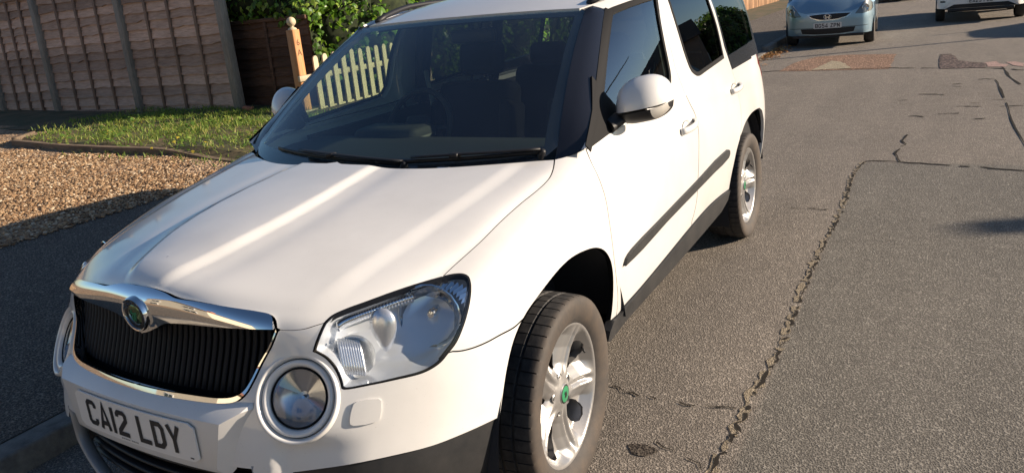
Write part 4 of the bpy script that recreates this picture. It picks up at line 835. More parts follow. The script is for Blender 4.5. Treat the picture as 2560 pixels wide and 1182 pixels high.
def ditch(s):
    mb=MB(); V=[];F=[]; ys=np.linspace(.95,3.05,30)
    for y in ys:
        a=ROOF(np.array([1.]),np.array([y-.07*(1-min(1,max(0,(y-.93)/1.2)))]))[0]; zt=np.interp(y,[.955,1.05,1.2,1.35,1.487,2.3,3.05],[1.521,1.537,1.556,1.566,1.572,1.57,1.52]); b=GLASS(np.array([y]),np.array([zt]))[0]
        V+=[(s*a[0]-s*.004,y,a[2]-.006),(s*(a[0]+b[0])/2,y,min(a[2],b[2])-.014),(s*b[0]+s*.004,y,b[2]-.006)]
    for i in range(29):
        for k in range(2): F.append((3*i+k,3*i+k+1,3*i+4+k,3*i+3+k))
    mb.add(V,F,0,True).build('roof_gutter',BLK,car)
    P=[]
    for t in np.linspace(0,1,24):
        y=1.02+1.9*t; a=ROOF(np.array([.95]),np.array([y]))[0]; P.append((s*a[0],y,a[2]+.026*min(1,6*t,6*(1-t))**.7-.004))
    MB().tube(P,.014,8,0,sq=(1.1,1)).build('roof_rail',BLK,car)
both(ditch)
# --- wipers
def wiper(u0,u1,v0,v1,hinge):
    us=np.linspace(u0,u1,16); vs=v0+(v1-v0)*np.linspace(0,1,16); P=WIND(us,vs); n=np.array([0,-.45,.85]); 
    mb=MB(); mb.tube(P+n*.010,.006,6,0,sq=(.5,1.4)); t=np.linspace(0,1,16)
    mb.tube((P+n*(.024+.008*np.sin(np.pi*t)[:,None]))[(0 if hinge>0 else 4):(12 if hinge>0 else 16)],.0075,8,0,sq=(1.5,.7)); 
    mid=P[8]+n*.028; mb.rbox(mid,(.034,.03,.018),.004,0)
    e=P[0 if hinge>0 else -1]+n*.004; mb.lathe([(.012,-.02),(.012,.008),(.008,.014),(0,.015)],16,Matrix.Translation(Vector(e))@Matrix.Rotation(R(-60),4,'Y'),0)
    return mb.build('wiper',BLK,car)
wiper(-.50,.22,.055,.012,-1); wiper(.10,.70,.018,.040,-1)
MB().rbox((.40,.098,1.044),(.045,.02,.006),.002).build('washer_jet',SATIN,car)
# --- door mirrors
def wing_mirror(s):
    V=[];F=[]; n=26;m=15
    def sect(t):
        x=.922+.096*t; yc=.69+.035*t; d=.105*max(0,1-abs(t)**2.6)**.5; zs=1.150+.014*t; H=.112*max(0,1-abs((t+.06)/1.06)**2.5)**.5 if t>-1 else 0
        return x,yc,d,zs,H
    for i in range(n+1):
        t=-1+2*i/n; x,yc,d,zs,H=sect(t)
        for j in range(m):
            th=R(0+112*j/(m-1)); V.append((s*x,yc-d*math.cos(th),zs+H*math.sin(th)))
    for i in range(n):
        for j in range(m-1):
            q=(i*m+j,(i+1)*m+j,(i+1)*m+j+1,i*m+j+1); F.append(q if s>0 else q[::-1])
    body=MB().add(V,F,0,True).build('wing_mirror',WHITE,car)
    V=[];F=[];mi=[];m=9
    for i in range(n+1):
        t=-1+2*i/n; x,yc,d,zs,H=sect(t); zs-=.010*max(0,1-abs(t)**4)
        for j in range(m):
            th=R(2-112*j/(m-1)); V.append((s*x,yc-d*.985*math.cos(th),zs+.050*max(0,1-abs(t)**3)**.5*math.sin(th)))
    base=MB()
    Fb=[];Fi=[]
    for i in range(n):
        for j in range(m-1):
            q=(i*m+j,i*m+j+1,(i+1)*m+j+1,(i+1)*m+j); q=q if s>0 else q[::-1]
            (Fi if (-1+2*i/n)>.42 and i<n-1 and j<5 else Fb).append(q)
    base.add(V,Fb,0,True)
    P=[(.805,.575,1.095),(.825,.60,1.105),(.85,.63,1.118),(.885,.655,1.124),(.93,.665,1.126)]
    base.tube([(s*a,b,c) for a,b,c in P],[.050,.042,.034,.032,.030],12,0,sq=(1.25,.62))
    base.build('mirror_base',BLK,body,auto=60)
    us_=sorted({q for f in Fi for q in f}); mp_={q:i for i,q in enumerate(us_)}; ind=MB(); ind.add([V[q] for q in us_],[tuple(mp_[q] for q in f) for f in Fi],0,True); ind.build('indicator',AMBERLESS,body)
    g=MB(); V=[]
    for i in range(24):
        a=2*math.pi*i/24; V.append((s*(.922+.086*math.cos(a)),.715+.035*math.cos(a),1.19+.058*math.sin(a)))
    g.add(V,[tuple(range(24))],0); g.build('mirror_glass',CHROME,body)
both(wing_mirror)
# --- wheels
def wheel(name,parent,loc,rot,phase,scale=1,detail=True,dark=None):
    nsp=5; pitch=52; offs=(0,.10,.115,.19,.205); ang=[2*math.pi*(p+o)/pitch for p in range(pitch) for o in offs]; na=len(ang)
    half=[(.230,.086),(.238,.094),(.252,.102),(.272,.1085),(.294,.110),(.309,.1075),(.3175,.101),(.3212,.091),(.3225,.074),(.3235,.050),(.3165,.048),(.3165,.041),(.324,.039),(.3245,.007),(.3175,.0055)]
    prof=half+[(r,-h) for r,h in half[::-1]]; V=[];F=[]
    for k,(r,h) in enumerate(prof):
        for j,a in enumerate(ang):
            rr=r; 
            if j%5 in(2,3) and .049<abs(h)<.100 and r>.30: rr=r-.006
            if j%5 in(2,3) and abs(h)<.04 and r>.32: rr=r-.0035
            V.append((h,rr*math.cos(a),rr*math.sin(a)))
    for k in range(len(prof)-1):
        for j in range(na): F.append((k*na+j,k*na+(j+1)%na,(k+1)*na+(j+1)%na,(k+1)*na+j))
    sp=[R(phase+72*k) for k in range(5)]
    def hgt(y,z):
        r=np.hypot(y,z); a=np.arctan2(z,y); ps=np.min(np.abs(np.stack([np.angle(np.exp(1j*(a-q))) for q in sp],0)),0)
        base=np.interp(r,[0,.035,.06,.10,.15,.19,.215,.225,.232],[.066,.066,.058,.050,.055,.066,.080,.086,.087])
        w=ps*r; k=np.clip((r-.05)/.05,0,1)*np.clip((.222-r)/.03,0,1)
        ridge=.008*np.exp(-((w-.016)/.009)**2)-.013*np.clip((w-.025)/.024,0,1.5)**1.4-.005*np.exp(-(w/.008)**2)
        return np.stack([base+k*ridge,y,z],-1)
    RS=Sheet(lambda u,v: hgt(u,v)); th=np.linspace(0,2*np.pi,72,endpoint=False); out=np.c_[.232*np.cos(th),.232*np.sin(th)]
    holes=[]
    for q in sp:
        c=q+R(36); P=[]
        rs=[.088,.094,.105,.125,.15,.175,.193,.203,.208]; hw=[0,.007,.013,.022,.031,.037,.034,.024,0]
        for r,h in zip(rs,hw): P.append((r,h))
        for r,h in list(zip(rs,hw))[::-1][1:-1]: P.append((r,-h))
        P=np.array(P); holes.append(np.c_[P[:,0]*math.cos(c)-P[:,1]*math.sin(c),P[:,0]*math.sin(c)+P[:,1]*math.cos(c)])
    w_=panel(name,RS,out,ALLOY,parent,holes=holes,step=.0052,gap=0,lip=.030)
    w_.location=loc; w_.rotation_euler=rot
    bm_=MB().lathe([(.233,.086),(.2385,.090),(.2405,.086),(.236,.078)],72,None,0); bm_.lathe([(.231,.082),(.222,.060),(.214,.02),(.212,-.09)],72,None,0)
    bm_.build('rim_barrel',ALLOY,w_)
    np_mesh('tyre',V,F,TYRE,w_,True,4).data.set_sharp_from_angle(angle=R(35))
    MB().lathe([(.150,-.03),(.150,-.012),(.07,-.012),(.06,.0),(0,.0)],40,None,0).lathe([(.211,-.045),(0,-.045)],40,None,1).build('brake_disc',[BRAKE,DARK],w_)
    hc=MB(); hc.lathe([(0,.0725),(.0245,.0722),(.0262,.0715),(.0285,.0715),(.031,.070),(.036,.062),(.038,.05)],36,None,0,mats=[1,1,2,2,0,0])
    for k in range(5):
        a=R(phase+36+72*k); M=Matrix.Translation((.058,.058*math.cos(a),.058*math.sin(a)))
        hc.lathe([(.016,.000),(.0135,.002),(.012,-.010),(0,-.012)],14,M,0); hc.lathe([(.009,-.012),(.009,-.002),(.006,.0),(0,.0)],8,M,3)
    for st in ([(-.008,-.010),(-.003,.003)],[(-.002,-.011),(.003,.002)],[(.004,-.010),(.008,.001)],[(-.009,.004),(.009,.005)],[(-.003,.011),(-.009,.004)]):
        L,Rr=ribbon(st,.003); k=len(L); hc.add([Vector((.0735,q[0],q[1])) for q in L]+[Vector((.0735,q[0],q[1])) for q in Rr],[(i,i+1,k+i+1,k+i) for i in range(k-1)],2)
    hc.build('hub_cap',[ALLOY,GREEN,BLK,BRAKE],w_,auto=40)
    a=R(28); MB().tube([(.070,.185*math.cos(a),.185*math.sin(a)),(.088,.165*math.cos(a),.165*math.sin(a))],.004,8).build('valve',BLK,w_)
    return w_
wheel('wheel',car,(.772,0,.322),(0,0,.049),59)
wheel('wheel',car,(-.772,0,.322),(0,0,math.pi+.049),20)
wheel('wheel',car,(.769,2.578,.322),(0,0,0),68)
wheel('wheel',car,(-.769,2.578,.322),(0,0,math.pi),20)
# --- interior
def prism_x(prof,x0,x1,name,mat,parent,n=2):
    V=[];m=len(prof)
    for x in np.linspace(x0,x1,n): V+=[(x,y,z) for y,z in prof]
    F=[(i*m+j,i*m+(j+1)%m,(i+1)*m+(j+1)%m,(i+1)*m+j) for i in range(n-1) for j in range(m)]+[tuple(range(m))[::-1],tuple((n-1)*m+j for j in range(m))]
    return MB().add(V,F,0,True).build(name,mat,parent,auto=50)
DASH=pbr('dashboard_plastic',(.022,.023,.026),.6)
prism_x([(.14,.99),(.32,1.005),(.52,1.02),(.72,1.015),(.82,.985),(.85,.93),(.84,.72),(.44,.76)],-.76,.76,'dashboard',DASH,car,2)
MB().rbox((-.37,.79,1.012),(.38,.20,.08),.04).build('instrument_hood',DASH,car)
mb=MB(); Mw=Matrix.Translation((-.37,.98,1.005))@Matrix.Rotation(R(-24),4,'X'); P=[Mw@Vector((.186*math.cos(a),0,.186*math.sin(a))) for a in np.linspace(0,2*math.pi,48,endpoint=False)]
mb.tube(P,.0155,10,0,closed=True); mb.rbox(Mw@Vector((0,-.01,0)),(.15,.05,.12),.03,0,Mw.to_3x3())
for dx in (-1,1): mb.tube([Mw@Vector((dx*.05,-.01,-.01)),Mw@Vector((dx*.18,0,0))],.014,8)
mb.tube([Mw@Vector((0,-.01,-.04)),Mw@Vector((0,0,-.18))],.014,8); mb.build('steering_wheel',TRIM,car)
def seat(x,y,n='front_seat'):
    t=Matrix.Rotation(R(-14),3,'X'); o=MB().rbox((x,y,.83),(.50,.15,.66),.06,0,t,3); o.rbox((x,y-.33,.50),(.52,.58,.16),.06,0,None,3)
    for k in (-1,1): o.rbox((x+k*.225,y-.03,.80),(.07,.20,.50),.03,0,t,3)
    s_=o.build(n,CLOTH,car); MB().rbox((x,y+.125,1.27),(.27,.11,.19),.045,0,t,3).tube([(x-.07,y+.10,1.12),(x-.07,y+.115,1.24)],.007,6).tube([(x+.07,y+.10,1.12),(x+.07,y+.115,1.24)],.007,6).build('headrest',CLOTH,s_)
seat(-.37,1.50); seat(.37,1.50)
t=Matrix.Rotation(R(-12),3,'X'); rs=MB().rbox((0,2.42,.84),(1.26,.16,.60),.06,0,t,3).rbox((0,2.13,.52),(1.26,.55,.18),.06,0,None,3).build('rear_seat',CLOTH,car)
for x in (-.40,0,.40): MB().rbox((x,2.50,1.20),(.26,.10,.15),.04,0,t,3).build('headrest',CLOTH,rs)
for s in (-1,1):
    P=[(s*.70,1.52,1.30),(s*.66,1.50,1.10),(s*.60,1.46,.80),(s*.58,1.44,.5)]; MB().tube(P,.024,6,0,sq=(1,.12)).build('seat_belt',BELT,car)
    MB().box((s*.785,1.90,.70),(.03,2.5,.66)).build('door_lining',TRIM,car)
    MB().rbox((s*.70,1.52,1.27),(.05,.10,.46),.015,0,Matrix.Rotation(R(-s*12),3,'Y')).build('centre_pillar_trim',TRIM,car)
    MB().rbox((s*.69,2.31,1.27),(.05,.08,.44),.015,0,Matrix.Rotation(R(-s*12),3,'Y')).build('rear_pillar_trim',TRIM,car)
MB().box((0,1.75,.30),(1.56,3.2,.06)).build('cabin_floor',TRIM,car); MB().box((0,.18,.92),(1.48,.03,.14)).box((0,.185,.56),(1.08,.03,.62)).build('bulkhead',TRIM,car)
MB().box((0,2.85,.95),(1.4,.7,.03)).build('parcel_shelf',TRIM,car)
MB().box((0,-.22,.50),(1.10,.74,.56)).build('engine_bay_light_block',DARK,car)  # unseen dark box added under the bonnet to keep light out
MB().box((0,1.35,.235),(1.36,3.6,.06)).build('underbody',DARK,car)
# interior mirror seen through the windscreen
MB().rbox((0,.99,1.43),(.24,.035,.065),.015,0).tube([(0,.99,1.46),(0,.95,1.52)],.012,8).build('rear_view_mirror',TRIM,car)

# ================================================================ the street
def tzx(x): return np.interp(x,[-60,-14,-8,-6,-4.5,-3.3,-1.26],[.8,.56,.47,.44,.41,.35,.10])
def tzy(x,y):      # the ground left of the road: steep by the car, flatter further on
    far=np.interp(x,[-60,-14,-4.3,-1.26],[.7,.5,.14,.035]); k=np.clip((np.asarray(y)-6.5)/3.5,0,1); return tzx(x)*(1-k)+far*k
def asphalt(name,lo,hi,warm=1,grain=1.):
    m,t,b=nodes(name); p=pos(t); v=N(t,'TexVoronoi'); v.inputs['Scale'].default_value=95*grain; t.links.new(p,v.inputs['Vector'])
    n1=noise(t,p,150*grain,3,.6); n2=noise(t,p,.9,5,.6); n3=noise(t,p,9,4,.6)
    g=mix(t,n1,v.outputs['Distance'],.45); 
    c=ramp(t,g,[(.22,tuple(q*.45 for q in lo)),(.40,lo),(.58,hi),(.72,tuple(min(1,q*1.9) for q in hi))])
    c=mix(t,c,mix(t,(.78,.77,.76),(1.2,1.17,1.12),n2),.8,'MULTIPLY'); c=mix(t,c,ramp(t,n3,[(.3,(.85,)*3),(.7,(1.1,)*3)]),.7,'MULTIPLY')
    if name=='road_asphalt':      # the reinstated strip right of the long crack is greyer and a little darker
        sp=N(t,'SeparateXYZ'); t.links.new(p,sp.inputs[0]); m1=N(t,'MapRange'); t.links.new(sp.outputs[0],m1.inputs[0]); m1.inputs[1].default_value=1.30; m1.inputs[2].default_value=1.33; m2=N(t,'MapRange'); t.links.new(sp.outputs[1],m2.inputs[0]); m2.inputs[1].default_value=4.58; m2.inputs[2].default_value=4.52
        mu=N(t,'Math',operation='MULTIPLY'); t.links.new(m1.outputs[0],mu.inputs[0]); t.links.new(m2.outputs[0],mu.inputs[1]); c=mix(t,c,mix(t,c,(.80,.84,.86),1.,'MULTIPLY'),mu.outputs[0])
        st_=ramp(t,noise(t,pos(t,(2.2,.35,1)),1.3,4),[(.40,(.93,)*3),(.65,(1.03,)*3)]); c=mix(t,c,st_,1.,'MULTIPLY')
    t.links.new(c,b.inputs['Base Color']); b.inputs['Roughness'].default_value=.88; b.inputs['Specular IOR Level'].default_value=.25
    bump(t,b,g,1.0,.011/grain); return m
ASPH=asphalt('road_asphalt',(.135,.120,.105),(.235,.210,.183),grain=1.5); ASPH2=asphalt('road_patch_chippings',(.075,.048,.036),(.34,.22,.155),grain=.55); ASPH3=asphalt('footway_asphalt',(.07,.06,.052),(.17,.145,.12),grain=1.2)
ASPHP=asphalt('road_pale_patch',(.20,.17,.12),(.38,.33,.24)); POT=asphalt('pothole_rubble',(.035,.028,.026),(.16,.12,.11),grain=.35); PINK=asphalt('worn_pink_road',(.24,.15,.13),(.42,.30,.27))
CRACK=pbr('road_crack_dark',(.030,.026,.022),.95,spec=.1); MOSS=asphalt('crack_edge_tan',(.15,.125,.09),(.30,.255,.19),grain=1.6)
STAIN=asphalt('road_stain',(.035,.028,.024),(.10,.085,.07))
def grid_mesh(xs,ys,zf):
    X,Y=np.meshgrid(xs,ys,indexing='ij'); Z=zf(X,Y); V=np.stack([X,Y,Z],-1).reshape(-1,3); n=len(ys); i,j=np.meshgrid(np.arange(len(xs)-1),np.arange(n-1),indexing='ij'); a=(i*n+j).ravel()
    return V,np.stack([a,a+n,a+n+1,a+1],1)
gnd=MB().box((0,30,-.09),(500,500,.1)); GM,gt,gb=nodes('far_ground'); gt.links.new(ramp(gt,noise(gt,pos(gt),.3,5),[(.3,(.05,.06,.025)),(.7,(.12,.10,.06))]),gb.inputs['Base Color']); gb.inputs['Roughness'].default_value=.95
tag(gnd.build('ground',GM),kind='structure')
# road: one sheet with its cracks, patches and worn spots laid a few millimetres over it
road=MB(); road.add([(-1.14,-14,0),(6.9,-14,0),(6.9,75,0),(-1.14,75,0)],[(0,1,2,3)],0)
def jag(P,step,amp,seed):
    r=random.Random(seed); out=[]
    for a,b in zip(P,P[1:]):
        d=math.dist(a,b); k=max(1,int(d/step)); nx,ny=-(b[1]-a[1])/d,(b[0]-a[0])/d
        for i in range(k):
            q=r.gauss(0,amp); out.append((a[0]+(b[0]-a[0])*i/k+nx*q,a[1]+(b[1]-a[1])*i/k+ny*q))
    out.append(P[-1]); return out
def crack(P,w0,m,z,seed,step=.035,amp=.008,shift=0,gapp=0,wv=.6):
    r=random.Random(seed); P=jag(P,step,amp,seed); V=[];F=[]
    for i,(x,y) in enumerate(P):
        a=P[max(i-1,0)];b=P[min(i+1,len(P)-1)]; d=math.dist(a,b) or 1; nx,ny=-(b[1]-a[1])/d,(b[0]-a[0])/d; w_=w0*r.uniform(1-wv,1+wv); s=shift*r.uniform(.5,1.5)
        V+=[(x+nx*(s-w_/2),y+ny*(s-w_/2),z),(x+nx*(s+w_/2),y+ny*(s+w_/2),z)]
    for i in range(len(P)-1):
        if r.random()>=gapp: F.append((2*i,2*i+1,2*i+3,2*i+2))
    road.add(V,F,m)
CK={'main':[(1.35,4.55),(1.31,4.09),(1.33,3.44),(1.33,3.02),(1.32,2.73),(1.31,2.30),(1.30,2.05),(1.30,1.75),(1.31,1.48),(1.31,1.22),(1.31,1.03),(1.29,0.83),(1.28,0.72),(1.28,0.51),(1.27,0.38),(1.26,0.28),(1.26,0.20),(1.25,0.08),(1.24,-.6)],
'c2':[(1.35,4.55),(1.48,4.59),(1.61,4.57),(1.75,4.52),(1.89,4.51),(2.02,4.46),(2.15,4.47),(2.30,4.41),(2.42,4.40),(2.61,4.36),(3.4,4.3)],'c3':[(1.61,4.57),(1.56,4.85),(1.62,5.21),(1.58,5.37),(1.62,5.62)],
'c4':[(0.71,0.62),(0.80,0.59),(0.87,0.58),(0.94,0.57),(1.00,0.58),(1.06,0.57),(1.12,0.59),(1.24,0.61)],'c5':[(1.03,0.30),(1.11,0.28),(1.16,0.25),(1.20,0.23),(1.24,0.18)],'c6':[(0.94,3.22),(1.04,3.17),(1.11,3.19),(1.22,3.17),(1.30,3.22)],
'c7':[(2.46,8.97),(2.47,8.17),(2.48,6.99),(2.47,6.34),(2.48,5.61),(2.50,4.86)],'c8':[(2.60,10.29),(2.61,9.29),(2.69,8.53)],'c9':[(-0.75,10.44),(-0.34,10.58),(0.08,10.51),(0.65,10.50),(1.23,10.42),(1.85,10.24),(2.38,10.14),(2.82,9.77)]}
crack(CK['main'],.024,5,.003,1,.025,.006,shift=-.012,gapp=.22,wv=.9); crack(CK['main'],.010,4,.005,2,.025,.006,gapp=.18,wv=.9)
crack(CK['c2'],.020,4,.004,3,.06,.012,gapp=.08); crack(CK['c3'],.014,4,.0042,4,.08,.010,gapp=.1); crack(CK['c4'],.006,4,.0044,5,.03,.006,gapp=.3); crack(CK['c5'],.005,4,.004,6,.03,.006,gapp=.3); crack(CK['c6'],.012,4,.0044,7,.03,.008,gapp=.3)
crack(CK['c7'],.020,4,.0046,8,.25,.005,gapp=.12); crack(CK['c8'],.024,4,.004,9,.25,.006,gapp=.05); crack(CK['c9'],.035,4,.0056,10,.08,.012,gapp=.2)
for k in range(14):
    x,y=random.uniform(1.4,2.8),random.uniform(6.2,9.2); crack([(x,y),(x+random.uniform(.08,.25),y-random.uniform(-.05,.1))],.02,4,.0035+.0001*k,30+k,.04,.012)
for P,m,z in (([(-0.39,10.45),(-0.35,11.56),(-0.10,12.34),(0.42,12.45),(1.19,12.26),(1.20,11.21),(1.19,10.34),(0.52,10.39)],1,.004),([(0.08,10.46),(0.17,11.03),(0.25,11.63),(0.44,11.36),(0.66,10.54)],2,.008),([(1.84,11.93),(1.98,11.94),(2.06,11.55),(2.09,11.05),(2.26,10.80),(2.42,10.66),(2.40,10.12),(1.85,10.16)],3,.006),
  ([(2.42,10.70),(2.56,10.80),(2.59,10.51),(2.68,10.39),(2.64,10.15),(2.44,10.21)],6,.0045),([(2.67,10.66),(2.77,10.68),(2.87,10.42),(2.84,10.09),(2.72,10.29)],6,.0045)):
    P=jag(P+[P[0]],.10,.010,len(P)*7+m)[:-1]; road.add([(x,y,z) for x,y in P],[tuple(range(len(P)))],m)
P=[(1.0+.05*math.cos(a)*(1+.2*math.sin(3*a)),.24+.035*math.sin(a)) for a in np.linspace(0,2*math.pi,24,endpoint=False)]; road.add([(x,y,.003) for x,y in P],[tuple(range(24))],7)
tag(road.build('road',[ASPH,ASPH2,ASPHP,POT,CRACK,MOSS,PINK,STAIN]),kind='structure')
# footway with a dropped kerb by the car and an upstand further on
CONC,ct,cb=nodes('kerb_concrete'); ct.links.new(ramp(ct,noise(ct,pos(ct),18,6,.65),[(.3,(.10,.09,.08)),(.7,(.22,.20,.175))]),cb.inputs['Base Color']); cb.inputs['Roughness'].default_value=.9; bump(ct,cb,noise(ct,pos(ct),90,4),.4,.006)
ft=MB()
def fz(x,y): return tzy(x,y)+np.clip((y-13.3)/.5,0,1)*np.interp(x,[-4.3,-1.26],[.0,.09])
V,F=grid_mesh(np.linspace(-3.34,-1.262,12),np.r_[np.linspace(-14,13,40),13.3,13.8,np.linspace(14.5,75,20)],fz); ft.add(V,F,0); tag(ft.build('footway',ASPH3),kind='structure')
kb=MB(); y=-14.0
while y<60:
    L=.914; yy_=y+.45; h=.10-.065*max(0,min(1,(yy_-6.5)/2))+.10*max(0,min(1,(yy_-13.2)/.7)); kb.rbox((-1.20,y+L/2,h-.12),(.13,L-.006,.24),.012,0); y+=L
tag(kb.build('kerb',CONC),kind='structure')
# gravel drive: bed and loose stones
GB,t,b=nodes('gravel_bed'); p=pos(t); v=N(t,'TexVoronoi'); v.inputs['Scale'].default_value=42; t.links.new(p,v.inputs['Vector'])
t.links.new(mix(t,ramp(t,v.outputs['Color'],[(.2,(.20,.115,.06)),(.6,(.40,.26,.15)),(.9,(.55,.42,.28))]),ramp(t,noise(t,p,2.2,5),[(.3,(.75,)*3),(.7,(1.1,)*3)]),1.,'MULTIPLY'),b.inputs['Base Color']); b.inputs['Roughness'].default_value=.9; bump(t,b,v.outputs['Distance'],1,.03)
gv=MB(); V,F=grid_mesh(np.r_[-30,np.linspace(-14,-3.32,26)],np.linspace(-14,3.5,24),lambda X,Y: tzx(X)+.012*np.sin(X*3.1)*np.sin(Y*2.3)-.002); gv.add(V,F,0); tag(gv.build('gravel_drive',GB),kind='structure')
def stones(n,xr,yr,size,seed,name,mat,keep=None,dz=.003):
    r=np.random.default_rng(seed); bm=bmesh.new(); bmesh.ops.create_icosphere(bm,subdivisions=1,radius=1); bv=np.array([v_.co[:] for v_ in bm.verts]); bf=np.array([[q.index for q in f.verts] for f in bm.faces]); bm.free()
    x=r.uniform(*xr,n); y=r.uniform(*yr,n)
    if keep is not None: m=keep(x,y,r); x=x[m];y=y[m]
    n=len(x); s=size*np.exp(r.normal(0,.35,n)); nv=len(bv); V=bv[None]*(1+r.normal(0,.12,(n,nv,1))); V=V*np.stack([s,s*r.uniform(.6,.95,n),s*r.uniform(.35,.65,n)],1)[:,None]
    a=r.uniform(0,6.28,n); c,s_=np.cos(a),np.sin(a); X=V[...,0]*c[:,None]-V[...,1]*s_[:,None]; Y=V[...,0]*s_[:,None]+V[...,1]*c[:,None]; tl=r.normal(0,.35,n); Z=V[...,2]+X*tl[:,None]*.5
    V=np.stack([X+x[:,None],Y+y[:,None],Z+(tzx(x)+dz+s*.25)[:,None]],-1).reshape(-1,3); F=(bf[None]+(np.arange(n)*nv)[:,None,None]).reshape(-1,3)
    return np_mesh(name,V,F,mat,None,False,3)
ST,t,b=nodes('gravel_stone'); g=N(t,'NewGeometry'); t.links.new(ramp(t,g.outputs['Random Per Island'],[(0,(.08,.045,.022)),(.25,(.215,.125,.062)),(.6,(.32,.20,.105)),(.85,(.41,.29,.17)),(1,(.54,.45,.33))]),b.inputs['Base Color']); b.inputs['Roughness'].default_value=.8
def kg(x,y,r): return (y<2.28+.12*np.sin(x*2.1)+.2*np.sin(x*5.3)+r.normal(0,.12,len(x)))&(r.random(len(x))<np.clip(1.25-np.maximum(0,-x-7.5)*.12,.2,1))
tag(stones(56000,(-8.4,-3.28),(-.5,2.75),.0092,5,'gravel',ST,kg),kind='stuff')
# grass verge: soil, turf, weeds
SO,t,b=nodes('verge_soil'); p=pos(t); t.links.new(mix(t,ramp(t,noise(t,p,3,6),[(.35,(.045,.055,.018)),(.6,(.13,.09,.045))]),ramp(t,noise(t,p,40,3),[(.3,(.6,)*3),(.7,(1.2,)*3)]),1,'MULTIPLY'),b.inputs['Base Color']); b.inputs['Roughness'].default_value=.95
def edge_y(x): return np.interp(x,[-8.1,-7.5,-6.3,-5.5,-4.7,-3.9,-3.3],[2.60,2.55,2.46,2.48,2.54,2.53,2.52])
vz=lambda X,Y: tzx(X)+.05*np.clip((Y-edge_y(X)-.02)/.1,0,1)+.012*np.sin(X*4)*np.sin(Y*5)
vb=MB(); V,F=grid_mesh(np.r_[np.linspace(-7.6,-3.3,40)],np.linspace(0,1,22),lambda X,Y:X*0); V=V.copy(); V[:,1]=edge_y(V[:,0])+V[:,1]*(5.6-edge_y(V[:,0])); V[:,2]=vz(V[:,0],V[:,1]); vb.add(V,F,0)
V,F=grid_mesh(np.linspace(-16,-7.6,20),np.linspace(3.3,5.6,10),lambda X,Y: tzx(X)+.004); vb.add(V,F,0); V,F=grid_mesh(np.linspace(-16,-3.3,30),np.linspace(5.6,70,60),lambda X,Y: tzy(X,Y)+.03); vb.add(V,F,0)
tag(vb.build('verge_soil',SO),kind='structure')
GR,t,b=nodes('grass_blade'); g=N(t,'NewGeometry'); t.links.new(ramp(t,g.outputs['Random Per Island'],[(0,(.07,.12,.018)),(.45,(.14,.23,.03)),(.75,(.26,.33,.05)),(1,(.42,.34,.12))]),b.inputs['Base Color']); b.inputs['Roughness'].default_value=.6
tr=N(t,'BsdfTranslucent'); tr.inputs[0].default_value=(.22,.34,.05,1); mx=N(t,'MixShader'); mx.inputs[0].default_value=.35; t.links.new(b.outputs[0],mx.inputs[1]); t.links.new(tr.outputs[0],mx.inputs[2]); t.links.new(mx.outputs[0],t.nodes['Material Output'].inputs[0])
def blades(n,seed,dens):
    r=np.random.default_rng(seed); x=r.uniform(-8.3,-3.3,n); y=r.uniform(2.1,4.75,n); k=dens(x,y,r); x=x[k];y=y[k]; n=len(x); z=vz(x,y); h=r.uniform(.02,.058,n)*(1+.5*(r.random(n)<.1)); a=r.uniform(0,6.28,n); wd=r.uniform(.003,.006,n); bx=np.cos(a)*wd;by=np.sin(a)*wd; lx=r.normal(0,.035,n);ly=r.normal(0,.035,n)
    V=np.stack([np.stack([x-bx,y-by,z],1),np.stack([x+bx,y+by,z],1),np.stack([x+lx*.4+bx*.7,y+ly*.4+by*.7,z+h*.6],1),np.stack([x+lx*.4-bx*.7,y+ly*.4-by*.7,z+h*.6],1),np.stack([x+lx,y+ly,z+h],1)],1).reshape(-1,3)
    o=np.arange(n)*5; F=np.concatenate([np.stack([o,o+1,o+2],1),np.stack([o,o+2,o+3],1),np.stack([o+3,o+2,o+4],1)]); return V,F
nz=lambda x,y: .5+.5*np.sin(x*3.3+1.2*np.sin(y*4))*np.sin(y*3.7+x)
def dens(x,y,r):
    e=y-edge_y(x); q=np.clip(e*2.2+.10,0,1)*(.12+.88*nz(x,y)*nz(y*1.7,x*1.3)); q=np.where(e<0,.10*np.clip(1+e/.35,0,1)*(x>-6.2),q); q*=np.where(x<-7.55,np.clip((y-3.0)*.8,0,.6),1); return r.random(len(x))<q
V,F=blades(44000,21,dens); tag(np_mesh('grass',V,F,GR,None,False,3),kind='stuff')
def leafset(n,size,place,seed,orient=.6,up=.35):
    """many small lobed leaves; place(r,n)->positions, outward directions"""
    r=np.random.default_rng(seed); P,D=place(r,n); n=len(P); D=D+r.normal(0,orient,(n,3)); D[:,2]+=up; D/=np.linalg.norm(D,axis=1,keepdims=True)
    a=np.cross(D,np.array([0,0,1.])+r.normal(0,.3,(n,3))); a/=np.linalg.norm(a,axis=1,keepdims=True); b_=np.cross(D,a); s=(size*np.exp(r.normal(0,.28,n)))[:,None]
    shp=[(0,-.55,0),(.42,-.42,-.10),(.60,.02,-.14),(.26,.18,-.03),(0,.75,-.10),(-.26,.18,-.03),(-.60,.02,-.14),(-.42,-.42,-.10),(0,0,.04)]
    V=np.stack([P+s*(a*q[0]+b_*q[1]+D*q[2]) for q in shp],1).reshape(-1,3); o=np.arange(n)*9; F=np.concatenate([np.stack([o+8,o+i,o+(i+1)%8],1) for i in range(8)]); return V,F
